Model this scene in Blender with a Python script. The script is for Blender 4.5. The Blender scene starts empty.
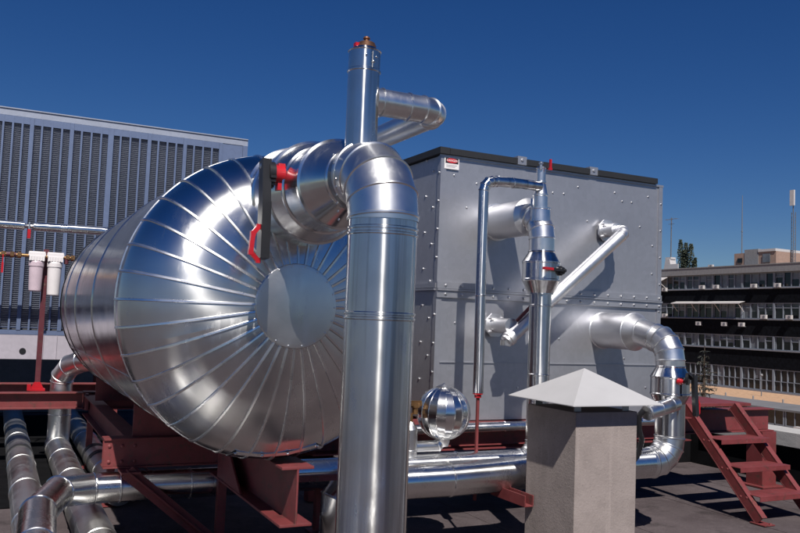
import bpy, math, random
from mathutils import Vector, Matrix
random.seed(7)
PI = math.pi
scene = bpy.context.scene
COL = scene.collection
V = Vector

# ------------------------------------------------------------------ render / view
scene.view_settings.view_transform = 'Standard'
scene.view_settings.look = 'None'
scene.view_settings.gamma = 1
scene.view_settings.use_curve_mapping = False
scene.view_settings.exposure = 0.25
scene.render.engine = 'CYCLES'
scene.cycles.max_bounces = 8
scene.cycles.glossy_bounces = 5
scene.cycles.diffuse_bounces = 2
scene.cycles.sample_clamp_indirect = 6
scene.cycles.use_denoising = True

# ------------------------------------------------------------------ materials
def newmat(name):
    m = bpy.data.materials.new(name); m.use_nodes = True
    nt = m.node_tree
    return m, nt, nt.nodes['Principled BSDF']

def N(nt, typ, **kw):
    n = nt.nodes.new(typ)
    for k, v in kw.items():
        if k in n.inputs: n.inputs[k].default_value = v
        else: setattr(n, k, v)
    return n

def noise(nt, scale, detail=4, rough=.55, stretch=None, dist=0):
    tc = N(nt, 'ShaderNodeTexCoord')
    n = N(nt, 'ShaderNodeTexNoise', Scale=scale, Detail=detail, Roughness=rough, Distortion=dist)
    if stretch:
        mp = N(nt, 'ShaderNodeMapping'); mp.inputs['Scale'].default_value = stretch
        nt.links.new(tc.outputs['Object'], mp.inputs['Vector']); nt.links.new(mp.outputs['Vector'], n.inputs['Vector'])
    else:
        nt.links.new(tc.outputs['Object'], n.inputs['Vector'])
    return n.outputs['Fac']

def ramp(nt, fac, stops):
    r = N(nt, 'ShaderNodeValToRGB')
    el = r.color_ramp.elements
    while len(el) < len(stops): el.new(.5)
    for e, (p, c) in zip(el, stops):
        e.position = p; e.color = (c[0], c[1], c[2], 1) if hasattr(c, '__len__') else (c, c, c, 1)
    nt.links.new(fac, r.inputs['Fac'])
    return r.outputs['Color']

def mix(nt, a, b, fac, mode='MIX'):
    m = N(nt, 'ShaderNodeMix', data_type='RGBA', blend_type=mode)
    for s, val in ((6, a), (7, b), (0, fac)):
        if hasattr(val, 'is_linked'): nt.links.new(val, m.inputs[s])
        else: m.inputs[s].default_value = val if s == 0 else (*val, 1)
    return m.outputs[2]

def soft(nt, r):
    return N(nt, 'ShaderNodeBevel', samples=4, Radius=r).outputs['Normal']

def bump(nt, b, h, strength, dist=.01, prev=None):
    n = N(nt, 'ShaderNodeBump', Strength=strength, Distance=dist)
    nt.links.new(h, n.inputs['Height'])
    if prev is not None: nt.links.new(prev, n.inputs['Normal'])
    nt.links.new(n.outputs['Normal'], b.inputs['Normal'])
    return n.outputs['Normal']

def plain(name, col, rough=.5, metal=0, var=.12, scale=9, bmp=0, spec=.5):
    m, nt, b = newmat(name)
    n = noise(nt, scale, 5)
    lo = [c*(1-var) for c in col]; hi = [min(1, c*(1+var)) for c in col]
    nt.links.new(ramp(nt, n, [(.3, lo), (.7, hi)]), b.inputs['Base Color'])
    b.inputs['Roughness'].default_value = rough; b.inputs['Metallic'].default_value = metal
    b.inputs['Specular IOR Level'].default_value = spec
    if bmp: bump(nt, b, noise(nt, scale*6, 3), bmp, .004)
    return m

def aluminium(name, base=.82, r0=.16, r1=.30, wave=.10, dirt=.25, tint=(1, 1, 1), wscale=2.2, grain=None, aniso=.82, turn=.25, spots=.22, lines=None):
    m, nt, b = newmat(name)
    n1 = noise(nt, 2.5, 6, .6)
    n2 = noise(nt, 28, 4, .6)
    c = ramp(nt, n1, [(.3, [base*(1-dirt)*t for t in tint]), (.55, [base*t for t in tint]), (.8, [min(1, base*1.05)*t for t in tint])])
    c = mix(nt, c, (base*.62*tint[0], base*.6*tint[1], base*.58*tint[2]), ramp(nt, n2, [(.66, 0), (.85, spots)]))
    if lines:                                   # drawn-out mill streaks and rain marks running along the jacket
        c = mix(nt, c, [base*.50*t for t in tint], ramp(nt, noise(nt, 9, 4, .6, lines), [(.46, 0), (.62, .85)]))
    nt.links.new(c, b.inputs['Base Color'])
    b.inputs['Metallic'].default_value = 1
    r = N(nt, 'ShaderNodeMapRange'); r.inputs['From Min'].default_value = .3; r.inputs['From Max'].default_value = .7
    r.inputs['To Min'].default_value = r0; r.inputs['To Max'].default_value = r1
    nt.links.new(noise(nt, 7, 3, .5), r.inputs['Value'])
    # dull hand-marks and water streaks: rougher patches
    sc = ramp(nt, noise(nt, 5, 5, .65, (1.6, 1.6, .45)), [(.57, 0), (.68, 1)])
    ad = N(nt, 'ShaderNodeMath', operation='MULTIPLY_ADD'); ad.inputs[1].default_value = .075
    nt.links.new(sc, ad.inputs[0]); nt.links.new(r.outputs[0], ad.inputs[2]); nt.links.new(ad.outputs[0], b.inputs['Roughness'])
    if grain:                                   # rolled-sheet grain running round the given axis
        tg = N(nt, 'ShaderNodeTangent', direction_type='RADIAL', axis=grain)
        nt.links.new(tg.outputs['Tangent'], b.inputs['Tangent'])
        b.inputs['Anisotropic'].default_value = aniso; b.inputs['Anisotropic Rotation'].default_value = turn
    p = bump(nt, b, noise(nt, wscale, 2, .4), wave, .05)
    return m

M = {}
M['alu'] = aluminium('aluminium_cladding', base=.80, r0=.26, r1=.36, wave=.06)
M['alu_z'] = aluminium('aluminium_cladding_upright', base=.76, r0=.19, r1=.24, lines=(2.6, 2.6, .06), grain='Z', wave=.045, dirt=.18, aniso=.97)
M['alu_x'] = aluminium('aluminium_cladding_cross', base=.78, r0=.22, r1=.30, grain='X', wave=.04, dirt=.18, aniso=.95)
M['alu_y'] = aluminium('aluminium_cladding_along', base=.74, r0=.16, r1=.22, grain='Y', wave=.06, dirt=.15, aniso=.55)
M['alu_head'] = aluminium('aluminium_head_gores', base=.70, r0=.215, r1=.26, wave=.06, dirt=.18, spots=.04, grain='Y', turn=0, aniso=.90)
M['alu_shell'] = aluminium('aluminium_shell', base=.66, r0=.15, r1=.22, wave=.10, wscale=1.5, dirt=.15, grain='Y', aniso=.35)
M['alu_ball'] = aluminium('aluminium_ball_gores', base=.82, r0=.16, r1=.22, wave=.02)
M['alu_soft'] = aluminium('aluminium_elbow_gores', base=.76, r0=.27, r1=.36, wave=.05, dirt=.15)
M['alu_seam'] = aluminium('aluminium_seam', base=.80, r0=.22, r1=.34, wave=.02)
M['alu_dull'] = aluminium('weathered_aluminium', base=.62, r0=.28, r1=.42, wave=.08, dirt=.3, tint=(1, .99, .97))
M['satin'] = aluminium('satin_silver_paint', base=.74, r0=.38, r1=.50, wave=.03, dirt=.10, tint=(.98, .98, 1))

def galv(name, base, metal=.75, rough=.48):
    m, nt, b = newmat(name)
    tc = N(nt, 'ShaderNodeTexCoord')
    vo = N(nt, 'ShaderNodeTexVoronoi', Scale=26.0)
    nt.links.new(tc.outputs['Object'], vo.inputs['Vector'])
    sp = N(nt, 'ShaderNodeSeparateColor'); nt.links.new(vo.outputs['Color'], sp.inputs[0])
    c1 = ramp(nt, sp.outputs[0], [(0, [x*.96 for x in base]), (1, [x*1.04 for x in base])])
    n = noise(nt, 1.6, 6, .65)
    c = mix(nt, c1, [x*.80 for x in base], ramp(nt, n, [(.45, 0), (.75, .55)]))
    st = noise(nt, 5, 5, .6, (3, 3, .25))
    c = mix(nt, c, [x*1.12 for x in base], ramp(nt, st, [(.55, 0), (.8, .4)]))
    nt.links.new(c, b.inputs['Base Color'])
    b.inputs['Metallic'].default_value = metal; b.inputs['Roughness'].default_value = rough
    bump(nt, b, noise(nt, 1.7, 2), .06, .03)
    return m
M['galv'] = galv('galvanised_sheet', (.41, .415, .45), .76, .43)
M['galv_light'] = galv('galvanised_base_sheet', (.42, .39, .44), .2, .55)
M['galv_louvre'] = galv('galvanised_louvre', (.125, .165, .275), .3, .5)
M['slat'] = galv('weathered_slats', (.30, .33, .41), .2, .55)
M['rail'] = galv('galvanised_top_rail', (.30, .33, .41), .3, .5)
M['galv_dark'] = plain('dark_fill_pack', (.06, .06, .065), .8)  # even dark grey of the pack behind the slats

def redsteel(name, col):
    m, nt, b = newmat(name)
    n = noise(nt, 5, 6, .65)
    c = ramp(nt, n, [(.25, [x*.62 for x in col]), (.5, col), (.8, [col[0]*1.15, col[1]*1.5, col[2]*1.5])])
    c = mix(nt, c, (.07, .035, .028), ramp(nt, noise(nt, 16, 6, .75), [(.55, 0), (.63, .8)]))
    c = mix(nt, c, (.26, .13, .125), ramp(nt, noise(nt, 42, 5, .7), [(.64, 0), (.70, .6)]))
    c = mix(nt, c, (.22, .085, .085), ramp(nt, noise(nt, 3, 6, .7, (1, 1, .3)), [(.62, 0), (.85, .5)]))
    nt.links.new(c, b.inputs['Base Color'])
    b.inputs['Roughness'].default_value = .58
    bump(nt, b, noise(nt, 60, 3), .12, .003, soft(nt, .004))
    return m
M['red_steel'] = redsteel('red_oxide_paint', (.155, .028, .030))
M['red_post'] = redsteel('dark_red_paint', (.085, .012, .020))
M['valve_red'] = plain('bright_red_enamel', (.40, .010, .018), .32, 0, .15)
M['black'] = plain('black_plastic', (.012, .012, .014), .38)
M['black_rubber'] = plain('black_edge_trim', (.012, .013, .016), .6)
M['brass'] = plain('brass', (.36, .20, .09), .35, .9, .25, 20)
M['bronze'] = plain('bronze_air_valve', (.22, .11, .065), .4, .7, .3, 20)
M['steel'] = plain('steel_bolt', (.6, .6, .6), .35, 1, .1)
M['white_plastic'] = plain('white_plastic', (.70, .66, .66), .4, 0, .05)
M['mauve_plastic'] = plain('mauve_cartridge_housing', (.55, .44, .49), .3, 0, .08)
M['hat'] = plain('pale_grey_painted_sheet', (.38, .375, .385), .5, 0, .07, 3)
M['white_sign'] = plain('white_sign_vinyl', (.72, .70, .70), .5, 0, .03)
M['sign_black'] = plain('sign_black', (.01, .01, .012), .5)
M['sign_red'] = plain('sign_red', (.55, .02, .03), .5)
M['sign_grey'] = plain('sign_fine_print', (.48, .46, .47), .5)

def concrete(name, col, streak=.5):
    m, nt, b = newmat(name)
    n = noise(nt, 4, 8, .7)
    c = ramp(nt, n, [(.3, [x*.78 for x in col]), (.55, col), (.8, [x*1.12 for x in col])])
    st = noise(nt, 7, 5, .6, (2.2, 2.2, .14))
    c = mix(nt, c, [min(1, x*1.35) for x in col], ramp(nt, st, [(.58, 0), (.72, streak)]))
    sp = noise(nt, 60, 4, .65)
    c = mix(nt, c, [x*.5 for x in col], ramp(nt, sp, [(.60, 0), (.70, .6)]))
    c = mix(nt, c, [x*1.4 for x in col], ramp(nt, noise(nt, 85, 3, .6, (1, 1, .8)), [(.62, 0), (.72, .5)]))
    blob = noise(nt, 9, 3, .5)
    c = mix(nt, c, [x*.72 for x in col], ramp(nt, blob, [(.6, 0), (.7, .35)]))
    nt.links.new(c, b.inputs['Base Color']); b.inputs['Roughness'].default_value = .9
    p = bump(nt, b, noise(nt, 90, 4), .35, .005, soft(nt, .008))
    bump(nt, b, sp, .3, .004, p)
    return m
M['concrete'] = concrete('chimney_render', (.275, .232, .218), .45)
M['kerb'] = concrete('kerb_concrete', (.38, .37, .36), .3)
M['fascia'] = concrete('grey_fascia_concrete', (.21, .21, .22), .3)
M['brickish'] = concrete('rooftop_brick_render', (.30, .20, .16), .3)
M['orange_path'] = plain('orange_sandy_paving', (.40, .25, .155), .9, 0, .22, 2.5)
M['far_grey'] = plain('grey_flat_roofing', (.13, .13, .14), .9, 0, .15, .6)

def deckmat():
    m, nt, b = newmat('asphalt_roof_felt')
    n = noise(nt, 1.1, 8, .7)
    c = ramp(nt, n, [(.28, (.040, .030, .032)), (.5, (.074, .060, .063)), (.75, (.110, .090, .094))])
    c = mix(nt, c, (.15, .125, .125), ramp(nt, noise(nt, 90, 3, .7), [(.56, 0), (.70, .45)]))
    c = mix(nt, c, (.020, .017, .018), ramp(nt, noise(nt, 55, 4, .7), [(.56, 0), (.70, .6)]))
    c = mix(nt, c, (.115, .095, .098), ramp(nt, noise(nt, 11, 5, .7), [(.52, 0), (.68, .5)]))
    c = mix(nt, c, (.018, .016, .016), ramp(nt, noise(nt, 3.3, 4, .6), [(.58, 0), (.72, .6)]))
    c = mix(nt, c, (.13, .115, .105), ramp(nt, noise(nt, .9, 7, .75), [(.60, 0), (.72, .5)]))
    nt.links.new(c, b.inputs['Base Color']); b.inputs['Roughness'].default_value = .9; b.inputs['Specular IOR Level'].default_value = .12
    bump(nt, b, noise(nt, 120, 3), .5, .006)
    return m
M['deck'] = deckmat()
M['ground'] = plain('street_asphalt', (.07, .07, .07), .9, 0, .2, .1)
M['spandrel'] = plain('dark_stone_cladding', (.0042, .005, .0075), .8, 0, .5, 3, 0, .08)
M['far_frame'] = plain('grey_window_frame', (.17, .19, .225), .6)
M['sill'] = plain('pale_sill', (.19, .19, .215), .7)
M['far_white'] = plain('white_paint', (.46, .44, .44), .6)
M['far_red'] = plain('faded_red_board', (.30, .06, .05), .7)
def glassy(name, col, rough=.12):
    m, nt, b = newmat(name)
    n = noise(nt, 1.3, 3)
    nt.links.new(ramp(nt, n, [(.3, [x*.6 for x in col]), (.7, [x*1.3 for x in col])]), b.inputs['Base Color'])
    b.inputs['Roughness'].default_value = rough; b.inputs['Specular IOR Level'].default_value = .5
    return m
M['glass_dark'] = glassy('dark_window_glass', (.008, .009, .012))
M['glass_mid'] = glassy('glass_over_blind', (.05, .055, .065))
M['glass_curtain'] = glassy('glass_over_curtain', (.13, .14, .16), .2)
M['shade_black'] = plain('matt_black_painted_shade', (.006, .006, .007), .9, 0, .3, 6, 0, .06)  # near-black that paints deep shade onto a floor sheet and low walls
M['bark'] = plain('bark', (.05, .035, .025), .9, 0, .3, 8)
def leafmat(name, col):
    m, nt, b = newmat(name)
    nt.links.new(ramp(nt, noise(nt, 1.7, 3), [(.3, [x*.65 for x in col]), (.7, [x*1.3 for x in col])]), b.inputs['Base Color'])
    b.inputs['Roughness'].default_value = .7
    return m
M['leaf'] = leafmat('poplar_leaf', (.030, .040, .022))
M['needle'] = leafmat('spruce_needle', (.022, .026, .022))
M['mast'] = plain('grey_mast_steel', (.20, .21, .23), .5, .5)
M['block_render'] = concrete('reflection_block_render', (.30, .26, .23), .2)  # wall colour of the added block behind the camera

# ------------------------------------------------------------------ mesh builder
BASE = {}
class MB:
    def __init__(s): s.v = []; s.f = []; s.m = []; s.sm = []
    def add(s, verts, faces, mat=0, smooth=False):
        o = len(s.v); s.v += [tuple(v) for v in verts]
        for f in faces:
            s.f.append([i+o for i in f]); s.m.append(mat); s.sm.append(smooth)
    def box(s, x0, x1, y0, y1, z0, z1, mat=0):
        s.add([(x, y, z) for z in (z0, z1) for y in (y0, y1) for x in (x0, x1)],
              [(0, 2, 3, 1), (4, 5, 7, 6), (0, 1, 5, 4), (2, 6, 7, 3), (0, 4, 6, 2), (1, 3, 7, 5)], mat)
        return s
    def obox(s, c, ax, ay, az, mat=0):
        c, ax, ay, az = V(c), V(ax), V(ay), V(az)
        s.add([c+i*ax+j*ay+k*az for k in (-1, 1) for j in (-1, 1) for i in (-1, 1)],
              [(0, 2, 3, 1), (4, 5, 7, 6), (0, 1, 5, 4), (2, 6, 7, 3), (0, 4, 6, 2), (1, 3, 7, 5)], mat)
        return s
    def bar(s, p, q, w, h, up=(0, 0, 1), mat=0):
        p, q = V(p), V(q); d = (q-p); L = d.length; d.normalize()
        u = V(up); u = (u-d*u.dot(d)).normalized(); r = d.cross(u)
        return s.obox((p+q)/2, d*L/2, r*w/2, u*h/2, mat)
    def prism(s, poly, axis, a, b, mat=0):
        # poly: list of 2-D points; axis 'x','y','z' extrusion from a to b
        def P(p, t): return (t, p[0], p[1]) if axis == 'x' else ((p[0], t, p[1]) if axis == 'y' else (p[0], p[1], t))
        n = len(poly)
        vs = [P(p, a) for p in poly]+[P(p, b) for p in poly]
        fs = [tuple(range(n))[::-1], tuple(range(n, 2*n))]+[(i, (i+1) % n, n+(i+1) % n, n+i) for i in range(n)]
        s.add(vs, fs, mat); return s
    def rings(s, R, cap0=True, cap1=True, mat=0, smooth=True, closed=True):
        n = len(R[0]); o = len(s.v)
        for r in R: s.v += [tuple(p) for p in r]
        for k in range(len(R)-1):
            for i in range(n if closed else n-1):
                j = (i+1) % n
                s.f.append([o+k*n+i, o+k*n+j, o+(k+1)*n+j, o+(k+1)*n+i]); s.m.append(mat); s.sm.append(smooth)
        if cap0: s.f.append([o+i for i in range(n)][::-1]); s.m.append(mat); s.sm.append(False)
        if cap1: s.f.append([o+(len(R)-1)*n+i for i in range(n)]); s.m.append(mat); s.sm.append(False)
    def lathe(s, prof, org, axis, seg=48, mat=0, cap0=True, cap1=True, smooth=True, ph=0):
        # prof: (distance along axis, radius)
        a = V(axis).normalized(); u = a.orthogonal().normalized()
        if abs(a.z) < .9: u = (V((0, 0, 1))-a*a.z).normalized()
        w = a.cross(u); org = V(org)
        R = [[org+a*t+(u*math.cos(2*PI*i/seg+ph)+w*math.sin(2*PI*i/seg+ph))*max(r, 1e-5) for i in range(seg)] for t, r in prof]
        s.rings(R, cap0, cap1, mat, smooth); return s
    def tube(s, pts, r, seg=40, bead=.004, every=0, cap0=True, cap1=True, mat=0, seam=True, rads=None, e=.007):
        """mitred sheet-metal tube with a raised bead at every joint and every `every` metres"""
        pts = [V(p) for p in pts]; n = len(pts)
        ds = [(pts[i+1]-pts[i]).normalized() for i in range(n-1)]
        d = ds[0]; u = d.orthogonal().normalized() if abs(d.z) > .9 else (V((0, 0, 1))-d*d.z).normalized()
        R = []; spine = []
        def ring(c, d, u, rr, nrm=None):
            w = d.cross(u); out = []
            for i in range(seg):
                a = 2*PI*i/seg
                q = (u*math.cos(a)+w*math.sin(a))*rr
                if nrm is not None: q = q-d*(q.dot(nrm)/d.dot(nrm))
                out.append(c+q)
            return out
        rad = (lambda i: rads[i]) if rads else (lambda i: r)
        R.append(ring(pts[0], d, u, rad(0)))
        for i in range(n-1):
            d = ds[i]
            if i > 0:
                pd = ds[i-1]; q = pd.rotation_difference(d); u = q @ u; u = (u-d*u.dot(d)).normalized()
            L = (pts[i+1]-pts[i]).length
            if every and L > every*.6:
                k = max(1, round(L/every))
                for j in range(1, k):
                    t = L*j/k; rr = rad(i)+(rad(i+1)-rad(i))*t/L
                    for dt, db in ((-e, 0), (-e*.45, bead), (e*.45, bead), (e, 0)):
                        R.append(ring(pts[i]+d*(t+dt), d, u, rr+db))
            rr = rad(i+1)
            if i < n-2:
                nd = ds[i+1]; nrm = (d+nd).normalized()
                q = d.rotation_difference(nd); nu = q @ u
                straight = d.dot(nd) > .9999
                if bead and not (straight and rads):
                    R.append(ring(pts[i+1]-d*e, d, u, rr, nrm)); R.append(ring(pts[i+1]-d*e*.45, d, u, rr+bead, nrm))
                    R.append(ring(pts[i+1]+nd*e*.45, nd, nu, rr+bead, nrm)); R.append(ring(pts[i+1]+nd*e, nd, nu, rr, nrm))
                else:
                    R.append(ring(pts[i+1], d, u, rr, nrm))
            else:
                R.append(ring(pts[i+1], d, u, rr))
            if seam and L > .3 and rad(i) > .03:
                # longitudinal lap seam, a thin raised strip
                w = d.cross(u); a = 1.1
                nn = u*math.cos(a)+w*math.sin(a); tt = d.cross(nn)
                m0 = .03; rs = max(rad(i), rad(i+1)) if rads else r
                if not rads or abs(rad(i)-rad(i+1)) < 1e-4:
                    s.obox(pts[i]+d*L/2+nn*(rs+.0002), d*(L/2-m0), tt*.006, nn*.0016, mat)
        s.rings(R, cap0, cap1, mat, True); return s
    def sphere(s, c, r, seg=12, rg=8, mat=0, smooth=True, sc=(1, 1, 1)):
        c = V(c)
        R = [[c+V((r*sc[0]*math.sin(PI*k/rg)*math.cos(2*PI*i/seg), r*sc[1]*math.sin(PI*k/rg)*math.sin(2*PI*i/seg), -r*sc[2]*math.cos(PI*k/rg))) for i in range(seg)] for k in range(1, rg)]
        s.rings(R, True, True, mat, smooth); return s
    def bolt(s, p, nrm, r=.008, h=.006, mat=0):
        s.lathe([(0, r), (h*.7, r), (h, r*.55)], p, nrm, 8, mat, False, True, False); return s
    def build(s, name, mats, parent=None, loc=None, sharp=24):
        if not isinstance(mats, (list, tuple)): mats = [mats]
        if parent is not None: base = BASE[parent.name]
        else:
            if loc is None:
                xs, ys, zs = zip(*s.v); loc = ((min(xs)+max(xs))/2, (min(ys)+max(ys))/2, min(zs))
            base = V(loc)
        me = bpy.data.meshes.new(name)
        me.from_pydata([(x-base.x, y-base.y, z-base.z) for x, y, z in s.v], [], s.f)
        for mt in mats: me.materials.append(mt)
        me.polygons.foreach_set('material_index', s.m)
        me.polygons.foreach_set('use_smooth', s.sm)
        me.update()
        if any(s.sm): me.set_sharp_from_angle(angle=math.radians(sharp))
        o = bpy.data.objects.new(name, me); COL.objects.link(o)
        if parent is not None: o.parent = parent
        else: o.location = base
        BASE[o.name] = base
        return o

def tag(o, label=None, cat=None, group=None, kind=None):
    if label: o['label'] = label
    if cat: o['category'] = cat
    if group: o['group'] = group
    if kind: o['kind'] = kind
    return o
def thing(name, loc, label, cat, group=None):
    o = bpy.data.objects.new(name, None); COL.objects.link(o); o.location = loc
    o.empty_display_size = .2
    BASE[o.name] = V(loc)
    return tag(o, label, cat, group)
def copy_tree(o, loc=None, parent=None):
    c = o.copy(); COL.objects.link(c)
    if parent is not None: c.parent = parent
    if loc is not None: c.location = loc
    BASE[c.name] = V(c.location)
    for ch in o.children: copy_tree(ch, None, c)
    return c

def arc(c, r, a, b, ex, ey, n):
    """points on an arc about c in the plane ex, ey from angle a to b (degrees)"""
    c, ex, ey = V(c), V(ex), V(ey)
    return [c+(ex*math.cos(math.radians(a+(b-a)*k/n))+ey*math.sin(math.radians(a+(b-a)*k/n)))*r for k in range(n+1)]
def elbow(p, d0, d1, r, n=3):
    """mitre points of an elbow at corner p turning from travel direction d0 to d1, bend radius r"""
    p, d0, d1 = V(p), V(d0).normalized(), V(d1).normalized()
    ang = d0.angle(d1); t = r*math.tan(ang/2)
    a = p-d0*t; c = a+(d1-d0*d0.dot(d1)).normalized()*r
    ex = (a-c).normalized()
    return [c+(ex*math.cos(ang*k/n)+d0*math.sin(ang*k/n))*r for k in range(n+1)]
def ibeam(mb, axis, a, b, c, z0, z1, w, tf=.011, tw=.008, mat=0):
    """I-beam along x or y from a to b, centred on c in the other axis"""
    def bx(lo, hi, za, zb):
        if axis == 'x': mb.box(a, b, c+lo, c+hi, za, zb, mat)
        else: mb.box(c+lo, c+hi, a, b, za, zb, mat)
    bx(-w/2, w/2, z1-tf, z1); bx(-w/2, w/2, z0, z0+tf); bx(-tw/2, tw/2, z0+tf, z1-tf)

# ------------------------------------------------------------------ ground, roof, sky
tag(MB().box(-900, 1500, -900, 1500, -6.2, -6).build('ground', M['ground'], loc=(0, 0, -6)), kind='structure')
mb = MB(); mb.box(-7, 7.9, -9, 13.5, -5.98, 0)
rd = tag(mb.build('roof_deck', M['deck'], loc=(0, 0, 0)), kind='structure')
mb = MB()
# welded laps between the felt sheets
for k in range(-4, 7):
    x = k*1.07+.35
    mb.box(x, x+.09, -8.9, 13.3, -.002, .003)
tag(mb.build('felt_lap', M['deck'], loc=(0, 0, 0)), kind='structure')

tag(MB().box(-2.5, 1.25, 7.0, 12.8, .0062, .0105).build('painted_shade_sheet', M['shade_black'], loc=(0, 8, .006)), kind='structure')  # near-black sheet standing in for shade on the deck below the pipes
def wallthing(name, m, x0, x1, y0, y1, z0, z1, label, cat='parapet'):
    t = thing(name, ((x0+x1)/2, (y0+y1)/2, z0), label, cat)
    MB().box(x0, x1, y0, y1, z0, z1-.05).build('upstand', m, t)
    MB().box(x0-.03, x1+.03, y0-.03, y1+.03, z1-.05, z1).build('coping', M['kerb'], t)
    return t
wallthing('roof_parapet', M['fascia'], -7, 7.4, 13.2, 13.45, .007, 1.05, 'grey parapet along the back edge of the roof, in the shade of the louvred unit')
t = thing('painted_shade_upstand', (7.65, 6, .006), 'low wall painted black as shade, with pale concrete slab on top, right of the stair', 'parapet')
MB().box(7.56, 7.86, 1.0, 7.3, .0062, .395).build('painted_shade_face', M['shade_black'], t)  # coloured black to stand in for the deep shade below the slab
MB().box(5.45, 7.86, 7.302, 7.6, .0062, .56).build('painted_shade_face', M['shade_black'], t)  # black wall standing in for shaded floor behind the platform
MB().box(7.50, 7.92, 1.0, 7.0, .397, .545).build('coping_slab', M['kerb'], t)
prm = thing('reflection_block', (2, -7, .006), 'low unseen block behind the viewer, added to darken reflections in the metal', 'roof hut')  # added out of view to shape the reflections in the cladding
MB().box(-4.5, 7.0, -8.8, -6.4, .0065, 1.35).build('wall', M['block_render'], prm)  # body of the added unseen block
MB().box(-4.7, 7.2, -9.0, -6.2, 1.352, 1.45).build('roof', M['fascia'], prm)  # top of the added unseen block
dr = MB().box(1.0, 2.0, -6.41, -6.37, .007, 1.2).build('reflection_block_door', M['red_post'], prm)
# ------------------------------------------------------------------ insulated tank
TX, TY, TZ, TR = 1.335, 4.25, 1.602, .806
tank = thing('insulated_tank', (TX, TY, TZ-TR), 'huge aluminium clad horizontal tank with ribbed domed end over red steel beams', 'tank')
HD = .40                      # head depth
NG = 36
HN = 2.35                     # torispherical: flatter crown, tighter shoulder
prof = []
for k in range(0, 23):
    a = k/22*math.radians(79.0)     # 0 at rim .. apex disc
    prof.append((HD*math.sin(a)**(2/HN), TR*math.cos(a)**(2/HN)))
mb = MB()
R = [[V((TX+r*math.sin(2*PI*i/NG), TY-t, TZ+r*math.cos(2*PI*i/NG))) for i in range(NG)] for t, r in prof]
# each gore is its own flat-across strip with a tiny random twist
for i in range(NG):
    j = (i+1) % NG
    dz = random.uniform(-.0022, .0022); dz2 = random.uniform(-.0022, .0022)
    strip = []
    for k, ring in enumerate(R):
        p, q = ring[i], ring[j]
        nrm = V((p.x+q.x-2*TX, -1.2*(k/22)*TR, p.z+q.z-2*TZ)).normalized()
        w = math.sin(PI*k/22)
        # two intermediate verts bow the strip outwards slightly
        m1 = p.lerp(q, .33)+nrm*(.0026*(1-k/30)+dz*w); m2 = p.lerp(q, .67)+nrm*(.0026*(1-k/30)+dz2*w)
        strip.append([p, m1, m2, q])
    mb.rings([s_[::-1] for s_ in strip], False, False, 0, True, closed=False)
head = mb.build('front_head', M['alu_head'], tank, sharp=9)
mb = MB()
for i in range(NG):
    a = 2*PI*i/NG
    sd = V((math.sin(a), 0, math.cos(a))); tn = V((math.cos(a), 0, -math.sin(a)))
    lo = []
    for k, (t, r) in enumerate(prof):
        p = V((TX, TY-t, TZ))+sd*r
        nr = (sd*((r/TR)**(HN-1)/TR)+V((0, -1, 0))*((t/HD)**(HN-1)/HD)).normalized()
        hw = .0072
        lo.append([p-tn*hw+nr*.0005, p-tn*hw*.6+nr*.0075, p+tn*hw*.6+nr*.0060, p+tn*hw+nr*.0005])
    mb.rings(lo, True, True, 0, True, closed=False)
seamo = mb.build('standing_seam', M['alu_seam'], head, sharp=30)
# rim ring and lower lap patch
mb = MB()
mb.lathe([(-.012, TR), (-.010, TR+.003), (.004, TR+.004), (.008, TR+.003), (.010, TR-.004)], (TX, TY, TZ), (0, -1, 0), 144, 0, False, False)
mb.build('rim_band', M['alu_seam'], tank, sharp=35)
mb = MB()
def headpt(ang, t):
    sd = V((math.sin(ang), 0, math.cos(ang))); r = TR*(1-(t/HD)**HN)**(1/HN)
    nr = (sd*((r/TR)**(HN-1)/TR)+V((0, -1, 0))*((t/HD)**(HN-1)/HD)).normalized()
    return V((TX, TY-t, TZ))+sd*r+nr*.006
pp = [headpt(math.radians(a), t) for a, t in ((196, .08), (195, .15), (185, .165), (175, .175), (163, .18), (160, .12))]
for a, b in zip(pp, pp[1:]): mb.bar(a, b, .02, .005, up=V((0, -1, -.8)))
for p in pp[1:5]: mb.bolt(p, (0, -.6, -.8), .009, .009)
mb.build('access_patch_edge', M['alu_seam'], tank)
# central disc
mb = MB()
t0, rr = prof[-1]
mb.lathe([(t0-.012, rr+.012), (t0+.004, rr+.014), (t0+.012, rr+.010), (t0+.0135, rr-.004)]+[(t0+.0136+.006*(1-(q/10)**2), max(.0008, (rr-.006)*q/10)) for q in range(10, -1, -1)], (TX, TY, TZ), (0, -1, 0), 64, 0, False, False)
for k in range(18):
    a = 2*PI*(k+.5)/18
    mb.bolt((TX+(rr+.002)*math.sin(a), TY-t0-.013, TZ+(rr+.002)*math.cos(a)), (0, -1, 0), .005, .003)
mb.build('end_disc', M['alu_soft'], tank, sharp=20)
# barrel and rear head
LB = 3.7
mb = MB(); pr_ = [(0.02, TR)]
for t in (1.08, 2.25, 3.2):
    pr_ += [(t-.012, TR), (t-.006, TR+.005), (t+.006, TR+.005), (t+.012, TR)]
pr_ += [(LB, TR)]
mb.lathe(pr_, (TX, TY, TZ), (0, 1, 0), 96, 0, False, False)
for a in (1.9, 4.2):
    n_ = V((math.sin(a), 0, math.cos(a)))
    mb.obox(V((TX, TY+LB/2, TZ))+n_*(TR+.001), V((0, LB/2-.05, 0)), V((n_.z, 0, -n_.x))*.012, n_*.002)
mb.build('barrel_cladding', M['alu_shell'], tank)
mb = MB()
mb.lathe([(LB-.01, TR+.008), (LB+.01, TR+.008), (LB+.012, TR)]+[(LB+.012+HD*math.sin(math.radians(a)), TR*math.cos(math.radians(a))) for a in range(4, 91, 4)], (TX, TY, TZ), (0, 1, 0), 48, 0, False, False)
mb.build('rear_head', M['alu_shell'], tank)

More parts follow.
